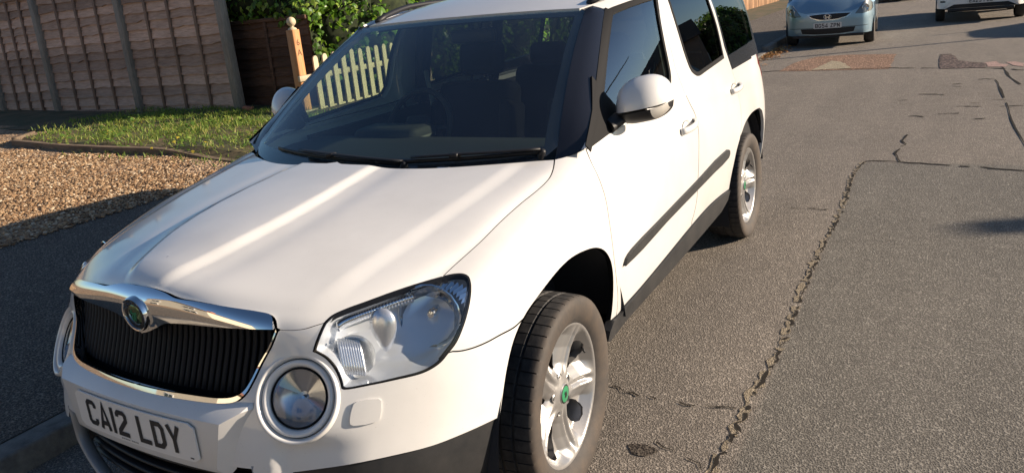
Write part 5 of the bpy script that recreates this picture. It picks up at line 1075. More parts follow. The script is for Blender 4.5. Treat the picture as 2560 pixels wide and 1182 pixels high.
def leaf_mat(name,cols,tl,rough=.38,tf=.4):
    m,t,b=nodes(name); g=N(t,'NewGeometry'); t.links.new(ramp(t,g.outputs['Random Per Island'],cols),b.inputs['Base Color']); b.inputs['Roughness'].default_value=rough; tr=N(t,'BsdfTranslucent'); tr.inputs[0].default_value=(*tl,1); mx=N(t,'MixShader'); mx.inputs[0].default_value=tf; t.links.new(b.outputs[0],mx.inputs[1]); t.links.new(tr.outputs[0],mx.inputs[2]); t.links.new(mx.outputs[0],t.nodes['Material Output'].inputs[0]); return m
IVY=leaf_mat('ivy_leaf',[(0,(.035,.09,.015)),(.45,(.085,.19,.026)),(.8,(.17,.32,.045)),(1,(.32,.40,.07))],(.24,.42,.04))
WEED=leaf_mat('weed_leaf',[(0,(.08,.17,.03)),(.6,(.16,.28,.05)),(.9,(.26,.33,.07)),(.94,(.55,.42,.05)),(1,(.6,.5,.08))],(.25,.35,.05))
def pw(r,n):
    x=r.uniform(-7.3,-3.4,n); y=edge_y(x)+r.uniform(-.05,1.5,n); k=r.random(n)<np.clip(nz(x*1.3,y*1.1)-.25,0,1); x=x[k];y=y[k]; return np.stack([x,y,vz(x,y)+r.uniform(.015,.07,len(x))],1),np.tile([0,0,1.],(len(x),1))
V,F=leafset(2600,.028,pw,31,.5,.6); tag(np_mesh('verge_weeds',V,F,WEED,None,True,3),kind='stuff')
# leaf litter in the gutter and a few leaves on the gravel
LIT=leaf_mat('dead_leaf',[(0,(.22,.09,.03)),(.6,(.42,.20,.06)),(1,(.50,.34,.12))],(.3,.15,.04),.8,.15)
def pl(r,n):
    y=13.2+r.normal(0,.7,n); x=-1.1+np.abs(r.normal(0,.16,n)); return np.stack([x,y,.012+r.uniform(0,.03,n)],1),np.tile([0,0,1.],(n,1))
V,F=leafset(420,.035,pl,33,.4,.5); tag(np_mesh('leaf_litter',V,F,LIT,None,False,3),kind='stuff')
# ---------------------------------------------------------------- timber
def wood(name,c1,c2,sx=(1,1,8),rough=.85,dirt=.5):
    m,t,b=nodes(name); p=objc(t,sx); n=noise(t,p,6,6,.62,.6); n2=noise(t,objc(t),1.6,4); g=N(t,'NewGeometry')
    c=mix(t,ramp(t,n,[(.3,c1),(.7,c2)]),ramp(t,g.outputs['Random Per Island'],[(0,(.62,.60,.58)),(1,(1.28,1.22,1.16))]),1,'MULTIPLY'); c=mix(t,c,ramp(t,n2,[(.35,(.6,)*3),(.65,(1.05,)*3)]),dirt,'MULTIPLY')
    t.links.new(c,b.inputs['Base Color']); b.inputs['Roughness'].default_value=rough; b.inputs['Specular IOR Level'].default_value=.2; bump(t,b,n,.5,.004); return m
FEN=wood('fence_board',(.38,.265,.21),(.63,.475,.39),(1,1,9)); BAT=wood('fence_batten',(.17,.115,.09),(.32,.23,.18),(9,9,1)); FPOST=wood('fence_post_grey',(.20,.185,.16),(.34,.315,.28),(9,9,1)); PINE=wood('new_timber',(.38,.175,.075),(.58,.31,.14),(10,10,1),.6,.15); PICK=wood('picket_timber',(.46,.39,.27),(.64,.56,.41),(10,10,1),.7,.25); SLP=wood('edging_timber',(.13,.10,.075),(.27,.21,.155),(1,9,9))
def lap_panel(x0,x1,y,z0,z1,seed,label,facing=-1,mats=(FEN,BAT),nb=3,group='waney-edged fence panels'):
    r=random.Random(seed); root=empty('waney_fence',label,'fence panel',((x0+x1)/2,y,z0),0,group); wd=x1-x0; b=MB(); z=0.0; k=0; Hh=z1-z0
    while z<Hh:
        h=r.uniform(.125,.16); n=16; f1_,f2_=r.uniform(2,5),r.uniform(0,6); V=[]; kn=[r.gauss(0,.006) for _ in range(n+1)]
        for i in range(n+1):
            x=-wd/2+wd*i/n; lowz=max(0,z-.018)+kn[i]+.008*math.sin(f1_*x*2+f2_)*(1 if r.random()<2 else 0); V+=[(x,facing*.040,lowz),(x,facing*.008,min(Hh,z+h)),(x,facing*.016,lowz),(x,facing*.002,min(Hh,z+h))]
        b.add(V,[f for i in range(n) for f in ((4*i,4*i+4,4*i+5,4*i+1),(4*i+2,4*i+3,4*i+7,4*i+6),(4*i,4*i+2,4*i+6,4*i+4))],0); z+=h*.9; k+=1
    b.build('boards',mats[0],root)
    for i in range(nb):
        x=-wd/2+wd*(i+1)/(nb+1)+r.uniform(-.02,.02); MB().rbox((x,facing*.044,Hh/2),(.042,.030,Hh),.004,0,Matrix.Rotation(r.uniform(-.006,.006),3,'Y'),1).build('batten',mats[1],root)
    for q in (0,1):
        MB().rbox((0,facing*.046,.04+q*(Hh-.08)) if q==0 else (0,facing*.046,Hh-.03),(wd,.03,.05),.004,0,None,1).build('rail',mats[1],root)
    return root
def post(x,y,z0,h,w_,mat,name,label,cat_,group=None,rz=0,tilt=0):
    root=empty(name,label,cat_,(x,y,z0),rz,group); MB().rbox((0,0,h/2-.1),(w_,w_,h+.2),.006,0,Matrix.Rotation(tilt,3,'Y'),1).build('shaft',mat,root); MB().rbox((tilt*h,0,h+.012),(w_*1.12,w_*1.12,.03),.008,0,None,1).build('cap',mat,root); return root
FX=[-14.1,-12.02,-10.38,-8.26,-6.16]
nm=['at the far left edge of the photo','left of the first full post','between the two left posts','at the right end beside the gate corner']
for i in range(4): lap_panel(FX[i]+.055,FX[i+1]-.055,4.72,.45,2.32,50+i,['weathered waney fence panel at the left edge of the photo','narrow brown waney fence panel, second from the left','brown waney fence panel above the corner of the timber edging','brown waney fence panel nearest the carved gate post'][i])
for i in range(5): post(FX[i],4.68,.42,2.0,.11,FPOST,'fence_post',['grey fence post farthest left along the brown fence','grey fence post cut by the left edge of the photo','grey fence post behind the corner of the timber edging','grey fence post in the middle of the brown fence','end post of the brown fence beside the dark gap'][i],'fence post','grey posts of the waney fence',0,-.012)
# low dark panel in the shade behind the gate corner, with a broken brick at its foot
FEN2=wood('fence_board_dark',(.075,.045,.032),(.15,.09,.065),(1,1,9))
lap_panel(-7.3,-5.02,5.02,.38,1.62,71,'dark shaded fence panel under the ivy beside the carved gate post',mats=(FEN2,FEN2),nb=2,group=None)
BR,t,b=nodes('brick_red'); t.links.new(ramp(t,noise(t,pos(t),30,5),[(.3,(.30,.10,.05)),(.7,(.48,.20,.11))]),b.inputs['Base Color']); b.inputs['Roughness'].default_value=.9; bump(t,b,noise(t,pos(t),60,4),.5,.01)
bmk=MB().rbox((0,0,.035),(.13,.10,.07),.014,0,Matrix.Rotation(R(12),3,'Y'),1); o=bmk.build('brick',BR); o.location=(-5.98,4.66,.46); o.rotation_euler=(0,0,R(25)); tag(o,'broken red brick lying at the foot of the end fence post','brick')
# timber edging board
eb=MB(); xs=np.linspace(-7.52,-3.7,34); V=[]
for x in xs: 
    y=float(edge_y(x)); z=float(tzx(x)); up=.062*np.clip((-3.9-x)/.9,.15,1); V+=[(x,y-.03,z-.05),(x,y-.03,z+up),(x,y+.03,z+up),(x,y+.03,z-.05)]
eb.add(V,[q for i in range(33) for q in ((4*i,4*i+4,4*i+5,4*i+1),(4*i+1,4*i+5,4*i+6,4*i+2),(4*i+2,4*i+6,4*i+7,4*i+3))]+[(0,1,2,3),(132,135,134,133)],0)
eb.rbox((-7.66,2.74,float(tzx(-7.7))+.02),(.06,.46,.13),.005,0,Matrix.Rotation(R(38),3,'Z'),1)
tag(eb.build('garden_edging',SLP),'weathered timber edging board between the gravel and the grass','edging')
# gate post with ball finial and carved characters
gp_=empty('gate_post','orange pine gate post with ball finial and carved house number','gate post',(-4.89,4.60,.25))
gpz=1.20; MB().rbox((0,0,gpz/2-.1),(.115,.115,gpz+.2),.008,0,None,1).build('shaft',PINE,gp_)
fi=MB(); Mz=Matrix.Translation((0,0,gpz))@Matrix.Rotation(R(-90),4,'Y')
fi.lathe([(.052,-.0),(.052,.012),(.040,.022),(.018,.034),(.020,.042),(.038,.054),(.052,.075),(.055,.095),(.050,.118),(.036,.138),(.016,.149),(0,.151)],28,Mz,0); fi.build('finial',PICK,gp_)
ft_=MB()
for ch,z in (('6',gpz-.155),('A',gpz-.275)):
    V,F=font_mesh(ch,.105,.001,None,'',M=Matrix(((0,0,1,.0585),(1,0,0,0),(0,1,0,z),(0,0,0,1)))); ft_.add(V,F,0)
ft_.build('carved_number',pbr('carved_dark_wood',(.12,.06,.03),.9),gp_)
MB().rbox((.06,.045,gpz-.60),(.03,.10,.09),.006,0,None,1).build('rail_block',PICK,gp_)
pfz=empty('picket_fence','low picket fence of pale round-topped pickets beyond the car','picket fence',(-4.80,5.6,.25))
def picket(y):
    P=[(-.038,0),(.038,0),(.038,.79)]+[(.038*math.cos(a),.79+.045*math.sin(a)) for a in np.linspace(.25,math.pi-.25,8)]+[(-.038,.79)]; n=len(P)
    V=[(d,q[0],q[1]) for d in (.022,0) for q in P]; F=[tuple(range(n)),tuple(range(n,2*n))[::-1]]+[(i,n+i,n+(i+1)%n,(i+1)%n) for i in range(n)]
    o=MB().add(V,F,0).build('picket',PICK,pfz); o.location=(.012,y-5.6,.04+random.uniform(-.008,.008)); return o
for k in range(15): picket(4.775+.163*k)
for z in (.62,.20): MB().rbox((-.012,.25,z),(.04,2.7,.07),.005,0,None,1).build('rail',PICK,pfz)
# ivy-covered hedge behind the pickets
hd=empty('ivy_hedge','bright green ivy hedge spilling over behind the picket fence','hedge',(-5.5,7,.3))
cores=[((-5.62,5.45,2.0),(.60,.42,.55)),((-5.55,6.3,1.5),(.50,.7,1.0)),((-5.32,6.75,1.3),(.50,.8,1.05)),((-5.4,7.8,1.4),(.6,.9,1.15)),((-5.5,9.2,1.4),(.65,1.0,1.15)),((-5.35,5.7,2.15),(.5,.7,.55)),((-5.55,10.8,1.4),(.65,1.1,1.2)),((-6.3,5.6,2.1),(.8,.5,.55)),((-5.6,12.4,1.3),(.6,1.1,1.1)),((-5.5,14,1.3),(.6,1.1,1.1)),((-5.75,5.6,1.0),(.35,.5,.8)),((-6.05,5.12,1.86),(.75,.26,.30)),((-6.9,5.15,1.95),(.6,.25,.32)),((-5.35,5.15,1.72),(.38,.22,.28))]
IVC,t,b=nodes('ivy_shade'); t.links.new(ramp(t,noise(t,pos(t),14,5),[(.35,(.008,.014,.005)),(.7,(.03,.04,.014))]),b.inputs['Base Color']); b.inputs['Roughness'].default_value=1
cm=MB()
for c,s in cores:
    bm=bmesh.new(); bmesh.ops.create_icosphere(bm,subdivisions=3,radius=1); bm.verts.index_update()
    V=[]
    for v_ in bm.verts: k=.86+.07*math.sin(v_.co.x*7+c[1]*3)+.07*math.sin(v_.co.z*6+v_.co.y*5); V.append((c[0]+5.5+v_.co.x*s[0]*k,c[1]-7+v_.co.y*s[1]*k,c[2]-.3+v_.co.z*s[2]*k))
    cm.add(V,[[q.index for q in f.verts] for f in bm.faces],0,True); bm.free()
cm.build('shade_core',IVC,hd)  # lumpy filler core, the hedge's inner shade put into its colour
wts=np.array([s[0]*s[1]+s[1]*s[2]+s[0]*s[2] for c,s in cores]); wts[5]*=1.3; wts[6:10]*=.7; wts[-3:]*=2.2; wts/=wts.sum()
def pi_(r,n):
    k=r.choice(len(cores),n,p=wts); C_=np.array([c for c,s in cores])[k]; S_=np.array([s for c,s in cores])[k]; d=r.normal(0,1,(n,3)); d/=np.linalg.norm(d,axis=1,keepdims=True); rr=r.uniform(.84,1.12,n)[:,None]; cl=1+.10*np.sin(d[:,0:1]*9+k[:,None])*np.sin(d[:,2:3]*8+d[:,1:2]*5)
    P=C_+d*S_*rr*cl; m=(P[:,2]>.28)&~((P[:,0]>-4.87)&(P[:,1]<6.2)&(P[:,2]<1.3)); return P[m]-np.array([5.5*-1,7,.3]),d[m]
V,F=leafset(13500,.062,pi_,41,.55,.25); np_mesh('foliage',V,F,IVY,hd,False,3)
# thin twigs with young leaves sticking out of the top
tw=MB(); r_=random.Random(5); TP=[]
for k in range(46):
    c,s=cores[r_.choice([0,5,1,2,3,7])]; p=Vector((c[0]+5.5+r_.uniform(-.5,.5)*s[0],c[1]-7+r_.uniform(-.8,.6)*s[1],c[2]-.3+s[2]*.8)); q=p+Vector((r_.uniform(-.05,.3),r_.uniform(-.25,.1),r_.uniform(.1,.4))); tw.tube([p,(p+q)/2+Vector((0,0,.03)),q],.004,5); TP+= [p+(q-p)*t_ for t_ in (.3,.5,.7,.85,1)]
tw.build('twig',pbr('twig_bark',(.09,.06,.035),.9),hd)
def pt(r,n): P=np.array([tuple(q) for q in TP]); P=np.repeat(P,3,0); return P+r.normal(0,.03,P.shape),np.tile([.5,-.3,.6],(len(P),1))
V,F=leafset(1,.055,pt,43,.6,.3); np_mesh('young_leaves',V,F,leaf_mat('young_ivy_leaf',[(0,(.12,.25,.03)),(1,(.30,.38,.06))],(.30,.45,.05)),hd,False,3)
# far boundary fence on the left of the street
fb=wood('far_board',(.26,.15,.09),(.46,.30,.19),(9,9,1))
for k in range(3):
    root=empty('boarded_fence',['sunlit vertical-board fence far along the footway, its nearest length','second length of boarded fence far along the footway','third length of boarded fence far along the footway'][k],'fence',(-4.75,27.2+k*2.9,.12),0,'boarded fences far along the footway'); b=MB(); r=random.Random(k)
    for i in range(20): b.rbox((r.uniform(-.004,.004),-1.4+.145*i,.85),(.02,.138,1.7+r.uniform(-.01,.01)),.004,0,None,1)
    b.build('boards',fb,root); MB().box((-.04,0,.4),(.05,2.85,.09)).box((-.04,0,1.3),(.05,2.85,.09)).build('rail',fb,root)

# ================================================================ other cars
def bg_car(label,loc,rz,col,group=None,kind='hatch',plate=None,emblem=False,name='parked_car'):
    """small car; local nose at y=0 facing -y"""
    suv=kind=='suv'; hw=.91 if suv else .84; Lc=4.4 if suv else 3.85; zs=.32 if suv else .245; zl=.86 if suv else .665; zcow=1.12 if suv else 1.0; ycow=1.0 if suv else .78; wb0=.85 if suv else .76; wb1=wb0+(2.65 if suv else 2.45); rw=.345 if suv else .292; zr=1.62 if suv else 1.50
    root=empty(name,label,'car',loc,rz,group)
    m,t,b=nodes('car_paint'); b.inputs['Base Color'].default_value=(*col,1); b.inputs['Metallic'].default_value=.55 if not suv else 0; b.inputs['Roughness'].default_value=.33; b.inputs['Coat Weight'].default_value=1; b.inputs['Coat Roughness'].default_value=.04
    def FF(x,z):
        a=np.abs(x)/hw; lean=.10*np.clip((z-.5)/.4,0,1)**2+.03*np.clip((.32-z)/.2,0,1); return .17*a**2.2+.42*np.clip((a-.72)/.28,0,1)**2.4+lean
    def side(y,z):
        tb=np.interp(z,[.2,.4,.6,.8,1.0,1.1],[.94,.985,1.0,.995,.96,.93]); return hw*tb
    # front face grid
    mb=MB(); xs=np.linspace(-hw*.985,hw*.985,41); zz=np.linspace(0,1,15)
    def lipz(x): return zl+.02-.03*np.abs(x/hw)**2+(.16 if not suv else .04)*np.clip((np.abs(x)/hw-.5)/.5,0,1)
    V=[];n=len(zz)
    for x in xs:
        for q in zz: z=zs+(lipz(x)-zs)*q; V.append((x,float(FF(x,z)),float(z)))
    mb.add(V,[(i*n+j,i*n+n+j,i*n+n+j+1,i*n+j+1) for i in range(len(xs)-1) for j in range(n-1)],0,True)
    mb.build('front_bumper',m,root)
    # bonnet
    mb=MB(); V=[];k=13
    for x in xs:
        for j in range(k):
            q=j/(k-1); z0=lipz(x); y0=FF(x,z0); yc=ycow-.12*(1-(x/hw)**2); y=y0+(yc-y0)*q; z=z0+(zcow-z0)*(1-(1-q)**1.5)+ .05*(1-(x/hw)**2)*math.sin(math.pi*q)*.6-.10*(abs(x)/hw)**6*q; V.append((x*(1-.03*q),float(y),float(z)))
    mb.add(V,[(i*k+j,i*k+k+j,i*k+k+j+1,i*k+j+1) for i in range(len(xs)-1) for j in range(k-1)],0,True); mb.build('bonnet',m,root)
    # sides with wheel openings
    SS=Sheet(lambda y,z: np.stack([side(y,z)-.10*np.clip((y-Lc+.5)/.5,0,1)**2-.0*z,y,z],-1))
    def arc(yc): return [(yc+(rw+.075)*math.cos(a),rw+(rw+.075)*math.sin(a)) for a in np.linspace(math.pi+.25,-.25,19)]
    yf=float(FF(hw*.985,.5)); a1=[q for q in arc(wb0) if q[1]>zs-.01 and q[0]>yf+.01]; a2=[q for q in arc(wb1) if q[1]>zs-.01]
    so_=[(yf-.02,zs)]+a1+[(wb0+rw+.09,zs)]+a2+[(Lc-.25,zs),(Lc,.5),(Lc,1.0),(ycow+.1,zcow-.02),(yf+.2,lipz(hw)-.03),(yf,lipz(hw)-.01)]
    for s in (1,-1):
        panel('side_panel',SS,np.array(so_),m,root,step=.06,gap=0,lip=.03,mirror=s)
        pts=[(ycow+.02,zcow-.03),(ycow+1.0,zr-.10),(Lc-.75,zr-.08),(Lc-.12,1.0)]; V=[]
        GS=Sheet(lambda y,z: np.stack([hw*.93-(z-1.0)*.30-.05*np.clip((1.4-y)/1,0,1),y,z],-1)); panel('side_window',GS,np.array(pts),GLASS_T,root,step=.15,gap=0,lip=0,mirror=s)
    # roof, screens, tail
    rx=hw*.93-(zr-1.0)*.30
    mb=MB(); R_=[(ycow+.95,rx-.04),(Lc-.6,rx)]; V=[]
    for y,x in ((ycow+.92,rx-.05),(ycow+1.3,rx),(Lc-1.2,rx),(Lc-.55,rx-.04)):
        for i in range(7): q=-1+i/3; V.append((x*q,y,zr-.07*abs(q)**2.2-(.05 if y<ycow+1 or y>Lc-.6 else 0)))
    mb.add(V,[(r*7+i,r*7+i+1,r*7+8+i,r*7+7+i) for r in range(3) for i in range(6)],0,True); mb.build('roof',m,root)
    def screen(nm,y0,z0,x0,y1,z1,x1,mat,bow):
        V=[];
        for j in range(5):
            q=j/4
            for i in range(9): e=-1+i/4; x=(x0+(x1-x0)*q)*e; V.append((x,y0+(y1-y0)*q+bow*e*e*(1-q*.4),z0+(z1-z0)*q+.03*math.sin(math.pi*q)-.05*e*e*q))
        MB().add(V,[(j*9+i,j*9+i+1,j*9+10+i,j*9+9+i) for j in range(4) for i in range(8)],0,True).build(nm,mat,root)
    screen('windscreen',ycow-.12,zcow,hw*.92,ycow+.92,zr-.05,rx-.05,GLASS_T,.14); screen('rear_window',Lc-.08,1.0,hw*.88,Lc-.55,zr-.05,rx-.04,GLASS_T,-.06)
    MB().box((0,Lc-.04,.62),(hw*1.78,.06,.78)).build('tailgate',m,root)
    MB().box((0,Lc/2,zs+.10),(hw*1.5,Lc-.5,.16)).box((0,.75,.5),(hw*1.1,.8,.5)).box((0,Lc*.55,.6),(hw*1.7,Lc*.6,.5)).build('underbody',DARK,root)
    # drape a front-view outline over the nose
    def drape(nm,poly,mat,off=.006,step=.03,par=None,hole=()):
        S_=Sheet(lambda x,z: np.stack([x,FF(x,z),z],-1)); return panel(nm,S_,np.array(poly),mat,par or root,step=step,gap=0,off=-off if False else off,lip=.02,holes=hole)
    if not suv:
        drape('grille',[(-.35,.638),(-.1,.652),(.12,.652),(.42,.645),(.34,.585),(.18,.548),(.0,.537),(-.15,.545),(-.28,.585)],BLK,.004)
        drape('grille_rim',[(-.37,.646),(0,.664),(.44,.652),(.36,.578),(.18,.538),(0,.526),(-.17,.536),(-.30,.578)],SATIN,.002)
        drape('lower_intake',[(-.50,.378),(.50,.378),(.47,.285),(.2,.262),(-.2,.262),(-.47,.285)],BLK,.004)
        drape('bumper_crease',[(-.74,.392),(.74,.392),(.70,.384),(-.70,.384)],BLK,.003)
        MB().box((0,FF(0,.23)+.10,.225),(1.3,.16,.05)).build('valance',BLK,root)
        for s in (1,-1):
            lp=[(s*.49,.622),(s*.62,.612),(s*.76,.645),(s*.80,.70),(s*.785,.80),(s*.73,.865),(s*.66,.845),(s*.58,.745)]
            h=drape('headlight',lp if s>0 else lp[::-1],HLB,.004,.02); 
            S_=Sheet(lambda x,z: np.stack([x,FF(x,z)-.0,z],-1)); panel('lens',S_,np.array(lp),LENS,h,step=.03,gap=.002,off=.012,lip=.008)
            y=float(FF(.67,.72)); MB().lathe([(.075,.0),(.070,.012),(.055,-.005),(.02,-.012),(0,-.012)],24,Matrix.Translation((s*.675,y-.004,.72))@Matrix.Rotation(R(-90+s*35),4,'Z'),0).build('projector',SATIN,h)
            drape('bumper_duct',[(s*.52,.375),(s*.64,.375),(s*.55,.285),(s*.50,.285)],m,.008)
    else:
        drape('lower_intake',[(-.52,.415),(.52,.415),(.70,.325),(-.70,.325)],BLK,.010); drape('grille',[(-.5,.80),(.5,.80),(.46,.70),(-.46,.70)],BLK,.004)
        MB().rbox((0,float(FF(0,.36))+.16,.285),(1.30,.30,.07),.02).build('valance',BLK,root)
        for s in (1,-1):
            drape('fog_lamp',[(s*.70,.50),(s*.80,.50),(s*.80,.42),(s*.70,.42)],BLK,.004); drape('headlight',[(s*.55,.80),(s*.80,.84),(s*.82,.75),(s*.58,.72)],HLB,.006)
            drape('bumper_corner',[(s*.60,.47),(s*.86,.46),(s*.86,.33),(s*.74,.325)],m,.012)
    if plate:
        p_=MB(); zc_=.43 if not suv else .48; fn_=lambda x,z,h: (x,float(FF(x,zc_))-h-.016,zc_+z); plate_mesh(p_,.520,.111,fn_); reg_text(p_,plate,fn_,1); p_.build('number_plate',[PLATE_G,PLATE_K],root)
    if emblem:
        y=float(FF(0,.595))-.018; e=MB()
        for st in ([(-.040,.045),(-.026,-.036)],[(.040,.045),(.026,-.036)],[(-.030,.0),(.030,.0)]):
            L,Rr=ribbon(st,.018); k=len(L); e.add([(q[0],y,.592+q[1]) for q in L]+[(q[0],y,.592+q[1]) for q in Rr],[(i,i+1,k+i+1,k+i) for i in range(k-1)],0)
        P=[(.066*math.cos(a)*(1+.08*math.sin(a)),y,.594+.050*math.sin(a)) for a in np.linspace(0,2*math.pi,28,endpoint=False)]; e.tube(P,.006,6,0,closed=True); e.build('emblem',SATIN,root)
    # wheels
    for s in (1,-1):
        for yc in (wb0,wb1):
            wv=MB(); wv.lathe([(rw-.11,.085),(rw-.06,.10),(rw-.02,.095),(rw,.07),(rw,-.07),(rw-.03,-.10)],40,None,0); 
            w_=wv.build('wheel',[TYRE],root); w_.location=(s*(hw-.11),yc,rw); w_.rotation_euler=(0,0,0 if s>0 else math.pi)
            rim=MB(); rim.lathe([(rw-.10,.088),(rw-.115,.080),(rw-.12,-.02)],36,None,0)
            for k in range(7):
                a=2*math.pi*k/7; rim.rbox((.066,(rw-.12)*.55*math.cos(a),(rw-.12)*.55*math.sin(a)),(.02,(rw-.11)*.98,.045),.008,0,Matrix.Rotation(a,3,'X'),1)
            rim.lathe([(0,.082),(.035,.080),(.04,.06)],16,None,0); rim.lathe([(rw-.12,.0),(0,.0)],24,None,1); rim.build('rim',[ALLOY,DARK],w_)
            lr=MB(); V=[]
            for i in range(17):
                a=math.pi*(-.05+1.1*i/16)
                for x in (.45,hw-.02): V.append((s*x,yc+(rw+.08)*math.cos(a),rw+(rw+.08)*math.sin(a)))
            lr.add(V,[(2*i,2*i+1,2*i+3,2*i+2) for i in range(16)],0,True).build('wheel_arch_liner',LINER,root)
        MB().rbox((s*(hw+.06),ycow+.25,1.02 if not suv else 1.12),(.17,.10,.12),.04).tube([(s*(hw-.07),ycow+.22,.98 if not suv else 1.08),(s*(hw+.02),ycow+.24,1.0 if not suv else 1.1)],.02,6).build('wing_mirror',m,root)
    return root
HLB=pbr('headlamp_housing',(.16,.165,.16),.25,.5); PLATE_G=pbr('plate_white_dull',(.60,.59,.57),.4)
_hx,_hy,_ha=-.11,13.935,.051
bg_car('silver-blue hatchback facing the camera beside the left kerb',(_hx,_hy,0),_ha,(.27,.39,.47),kind='hatch',plate='BG54 ZPN',emblem=True)
bg_car('white car cut by the top right edge of the photo',(2.60,18.15,0),0,(.72,.71,.69),kind='suv',plate='EA25 FDU')
bg_car('dark red car far behind the silver-blue hatchback',(.30,29.5,0),0,(.16,.035,.03),kind='hatch')
bg_car('grey hatchback outside the right edge that throws the large shadow',(6.7,14.6,0),math.radians(2),(.25,.26,.28),kind='hatch')

# ================================================================ across the street and behind the camera (seen in reflections, and as shadows)
LEAFH=leaf_mat('hedge_leaf',[(0,(.03,.07,.015)),(.6,(.08,.16,.03)),(1,(.18,.24,.05))],(.14,.26,.03))
def house(name,label,loc,rz,w_,d_,h,rh,wall,roofc):
    root=empty(name,label,'house',loc,rz); m,t,b=nodes('house_wall'); t.links.new(ramp(t,noise(t,pos(t),6,5),[(.3,tuple(q*.85 for q in wall)),(.7,wall)]),b.inputs['Base Color']); b.inputs['Roughness'].default_value=.9
    mb=MB().box((0,0,h/2),(w_,d_,h)); mb.add([(-w_/2,-d_/2,h),(w_/2,-d_/2,h),(0,-d_/2,h+rh),(-w_/2,d_/2,h),(w_/2,d_/2,h),(0,d_/2,h+rh)],[(0,1,2),(4,3,5)],0); mb.build('wall',m,root)
    rm,t,b=nodes('roof_tile'); br=N(t,'TexBrick'); t.links.new(objc(t,(1,1,1)),br.inputs['Vector']); br.inputs['Scale'].default_value=4; br.inputs['Color1'].default_value=(*roofc,1); br.inputs['Color2'].default_value=(*[q*.7 for q in roofc],1); br.inputs['Mortar'].default_value=(*[q*.4 for q in roofc],1); t.links.new(br.outputs[0],b.inputs['Base Color']); b.inputs['Roughness'].default_value=.9
    e=.35; k=rh/(w_/2); rf_=MB()
    for s in (-1,1):
        V=[(s*(w_/2+e),-d_/2-e,h-e*k+.06),(s*(w_/2+e),d_/2+e,h-e*k+.06),(0,d_/2+e,h+rh+.06),(0,-d_/2-e,h+rh+.06)]; rf_.add(V+[(a,b_,c-.12) for a,b_,c in V],[(0,1,2,3),(7,6,5,4),(0,4,5,1),(3,2,6,7),(0,3,7,4),(1,5,6,2)],0)
    ro_=rf_.build('roof',rm,root); MB().box((w_*.18,0,h+rh*.85),(.6,.9,1.5)).build('chimney',BR,ro_)
    for s,y in ((-1,-d_/2-.02),(1,d_/2+.02)):
        for x in (-w_*.25,w_*.25):
            for z in (1.3,3.9):
                if z+1>h+.3: continue
                f_=MB().box((x,y,z),(1.5,.06,1.25)).build('window',MAT['picket_timber'] if False else PLATE_W,root); MB().box((x-.36,y+s*.035,z),(.62,.01,1.05)).box((x+.36,y+s*.035,z),(.62,.01,1.05)).build('pane',GLASS_T,f_)
        
    return root
house('house','cream rendered house with red-brown roof reflected in the chrome grille',(-9.5,-17,.1),R(12),9,8,5.0,2.6,(.62,.55,.42),(.25,.11,.07))
house('house','second cream house with red-brown roof behind the camera',(1.5,-24,.1),R(-8),8,8,5.0,2.4,(.60,.54,.43),(.22,.10,.065))
house('house','brick house across the street seen in the front door window',(17,45,.1),R(75),7,8,3.8,2.0,(.30,.20,.15),(.11,.075,.06))
def big_hedge(label,blobs,n,size,seed,name='hedge'):
    c0=blobs[0][0]; root=empty(name,label,'hedge',(c0[0],c0[1],0)); cm=MB()
    for c,s in blobs:
        bm=bmesh.new(); bmesh.ops.create_icosphere(bm,subdivisions=3,radius=1); bm.verts.index_update(); cm.add([(c[0]-c0[0]+v_.co.x*s[0]*.86,c[1]-c0[1]+v_.co.y*s[1]*.86,c[2]+v_.co.z*s[2]*.86) for v_ in bm.verts],[[q.index for q in f.verts] for f in bm.faces],0,True); bm.free()
    cm.build('shade_core',IVC,root)  # filler blobs coloured as the shade inside the foliage
    def pb(r,n):
        k=r.integers(0,len(blobs),n); C_=np.array([c for c,s in blobs])[k]; S_=np.array([s for c,s in blobs])[k]; d=r.normal(0,1,(n,3)); d/=np.linalg.norm(d,axis=1,keepdims=True); P=C_+d*S_*r.uniform(.82,1.12,n)[:,None]; m=P[:,2]>.02; return P[m]-np.array([c0[0],c0[1],0]),d[m]
    V,F=leafset(n,size,pb,seed,.6,.3); np_mesh('foliage',V,F,LEAFH,root,False,3); return root
big_hedge('green hedge beside the road behind the camera, reflected in the chrome',[((6.0+.9*k,-8.5+1.3*(k%3)*.3-k*.2,1.1),(1.2,.9,1.35)) for k in range(7)],7000,.14,61)
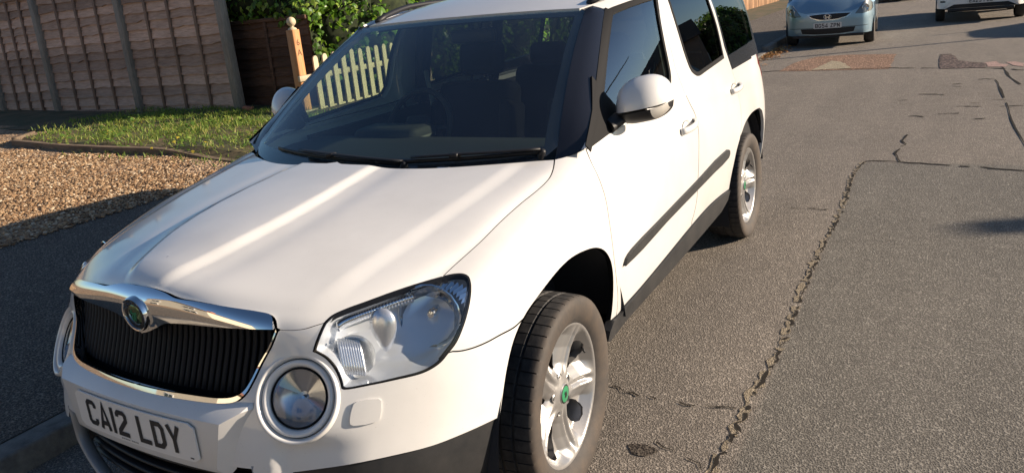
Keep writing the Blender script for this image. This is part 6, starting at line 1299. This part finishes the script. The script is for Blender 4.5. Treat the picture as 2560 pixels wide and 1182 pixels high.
big_hedge('tall dark trees far along the opposite side of the road',[((12.5+.8*(k%2),50+3.0*k,2.6+.5*(k%3)),(2.4,2.2,3.0)) for k in range(6)],9000,.26,67,name='tree_row')
def lamp_post(name,label,cat_,x,y,h,r,head):
    root=empty(name,label,cat_,(x,y,0)); MB().tube([(0,0,0),(0,0,h*.5),(0,0,h)],[r*1.3,r*1.1,r],10).build('column',pbr('galvanised_grey',(.30,.31,.32),.5,.6) if 'galvanised_grey' not in MAT else MAT['galvanised_grey'],root)
    if head:
        P=[(0,0,h)]+[(-1.1*math.sin(a),-.5*math.sin(a),h+.55*(1-math.cos(a))) for a in np.linspace(.2,1.35,8)]; MB().tube(P,r*.8,8).build('arm',MAT['galvanised_grey'],root)
        e=Vector(P[-1]); MB().rbox(e+Vector((-.22,-.1,.0)),(.62,.26,.14),.05,0,Matrix.Rotation(R(24),3,'Z')).build('lantern',MAT['galvanised_grey'],root)
    else: MB().lathe([(r*1.2,0),(r*1.2,.02),(0,.03)],10,Matrix.Translation((0,0,h))@Matrix.Rotation(R(-90),4,'Y')).build('cap',MAT['galvanised_grey'],root)
    return root
_d=(math.cos(SUN_AZ),math.sin(SUN_AZ)); _t=math.tan(SUN_EL)
lamp_post('street_lamp','grey street lamp with curved arm on the far side of the road','street lamp',2.40+_d[0]*4.3/_t+1.0,3.10+_d[1]*4.3/_t+.45,3.75,.11,True)
lamp_post('street_lamp','tall grey street lamp reflected in the front door window','street lamp',11.8,19.1,5.4,.05,True)
lamp_post('sign_pole','thin grey pole on the far side throwing a long thin shadow over the road','pole',1.75+_d[0]*2.7/_t,15.35+_d[1]*2.7/_t,2.7,.03,False)
# opposite kerb and footway
kb2=MB(); y=-14.
while y<60: kb2.rbox((6.965,y+.457,0),(.13,.908,.24),.012,0); y+=.914
tag(kb2.build('kerb_opposite',CONC),kind='structure'); tag(MB().add([(7.03,-14,.115),(10.5,-14,.115),(10.5,75,.115),(7.03,75,.115)],[(0,1,2,3)]).build('footway_opposite',ASPH3),kind='structure')
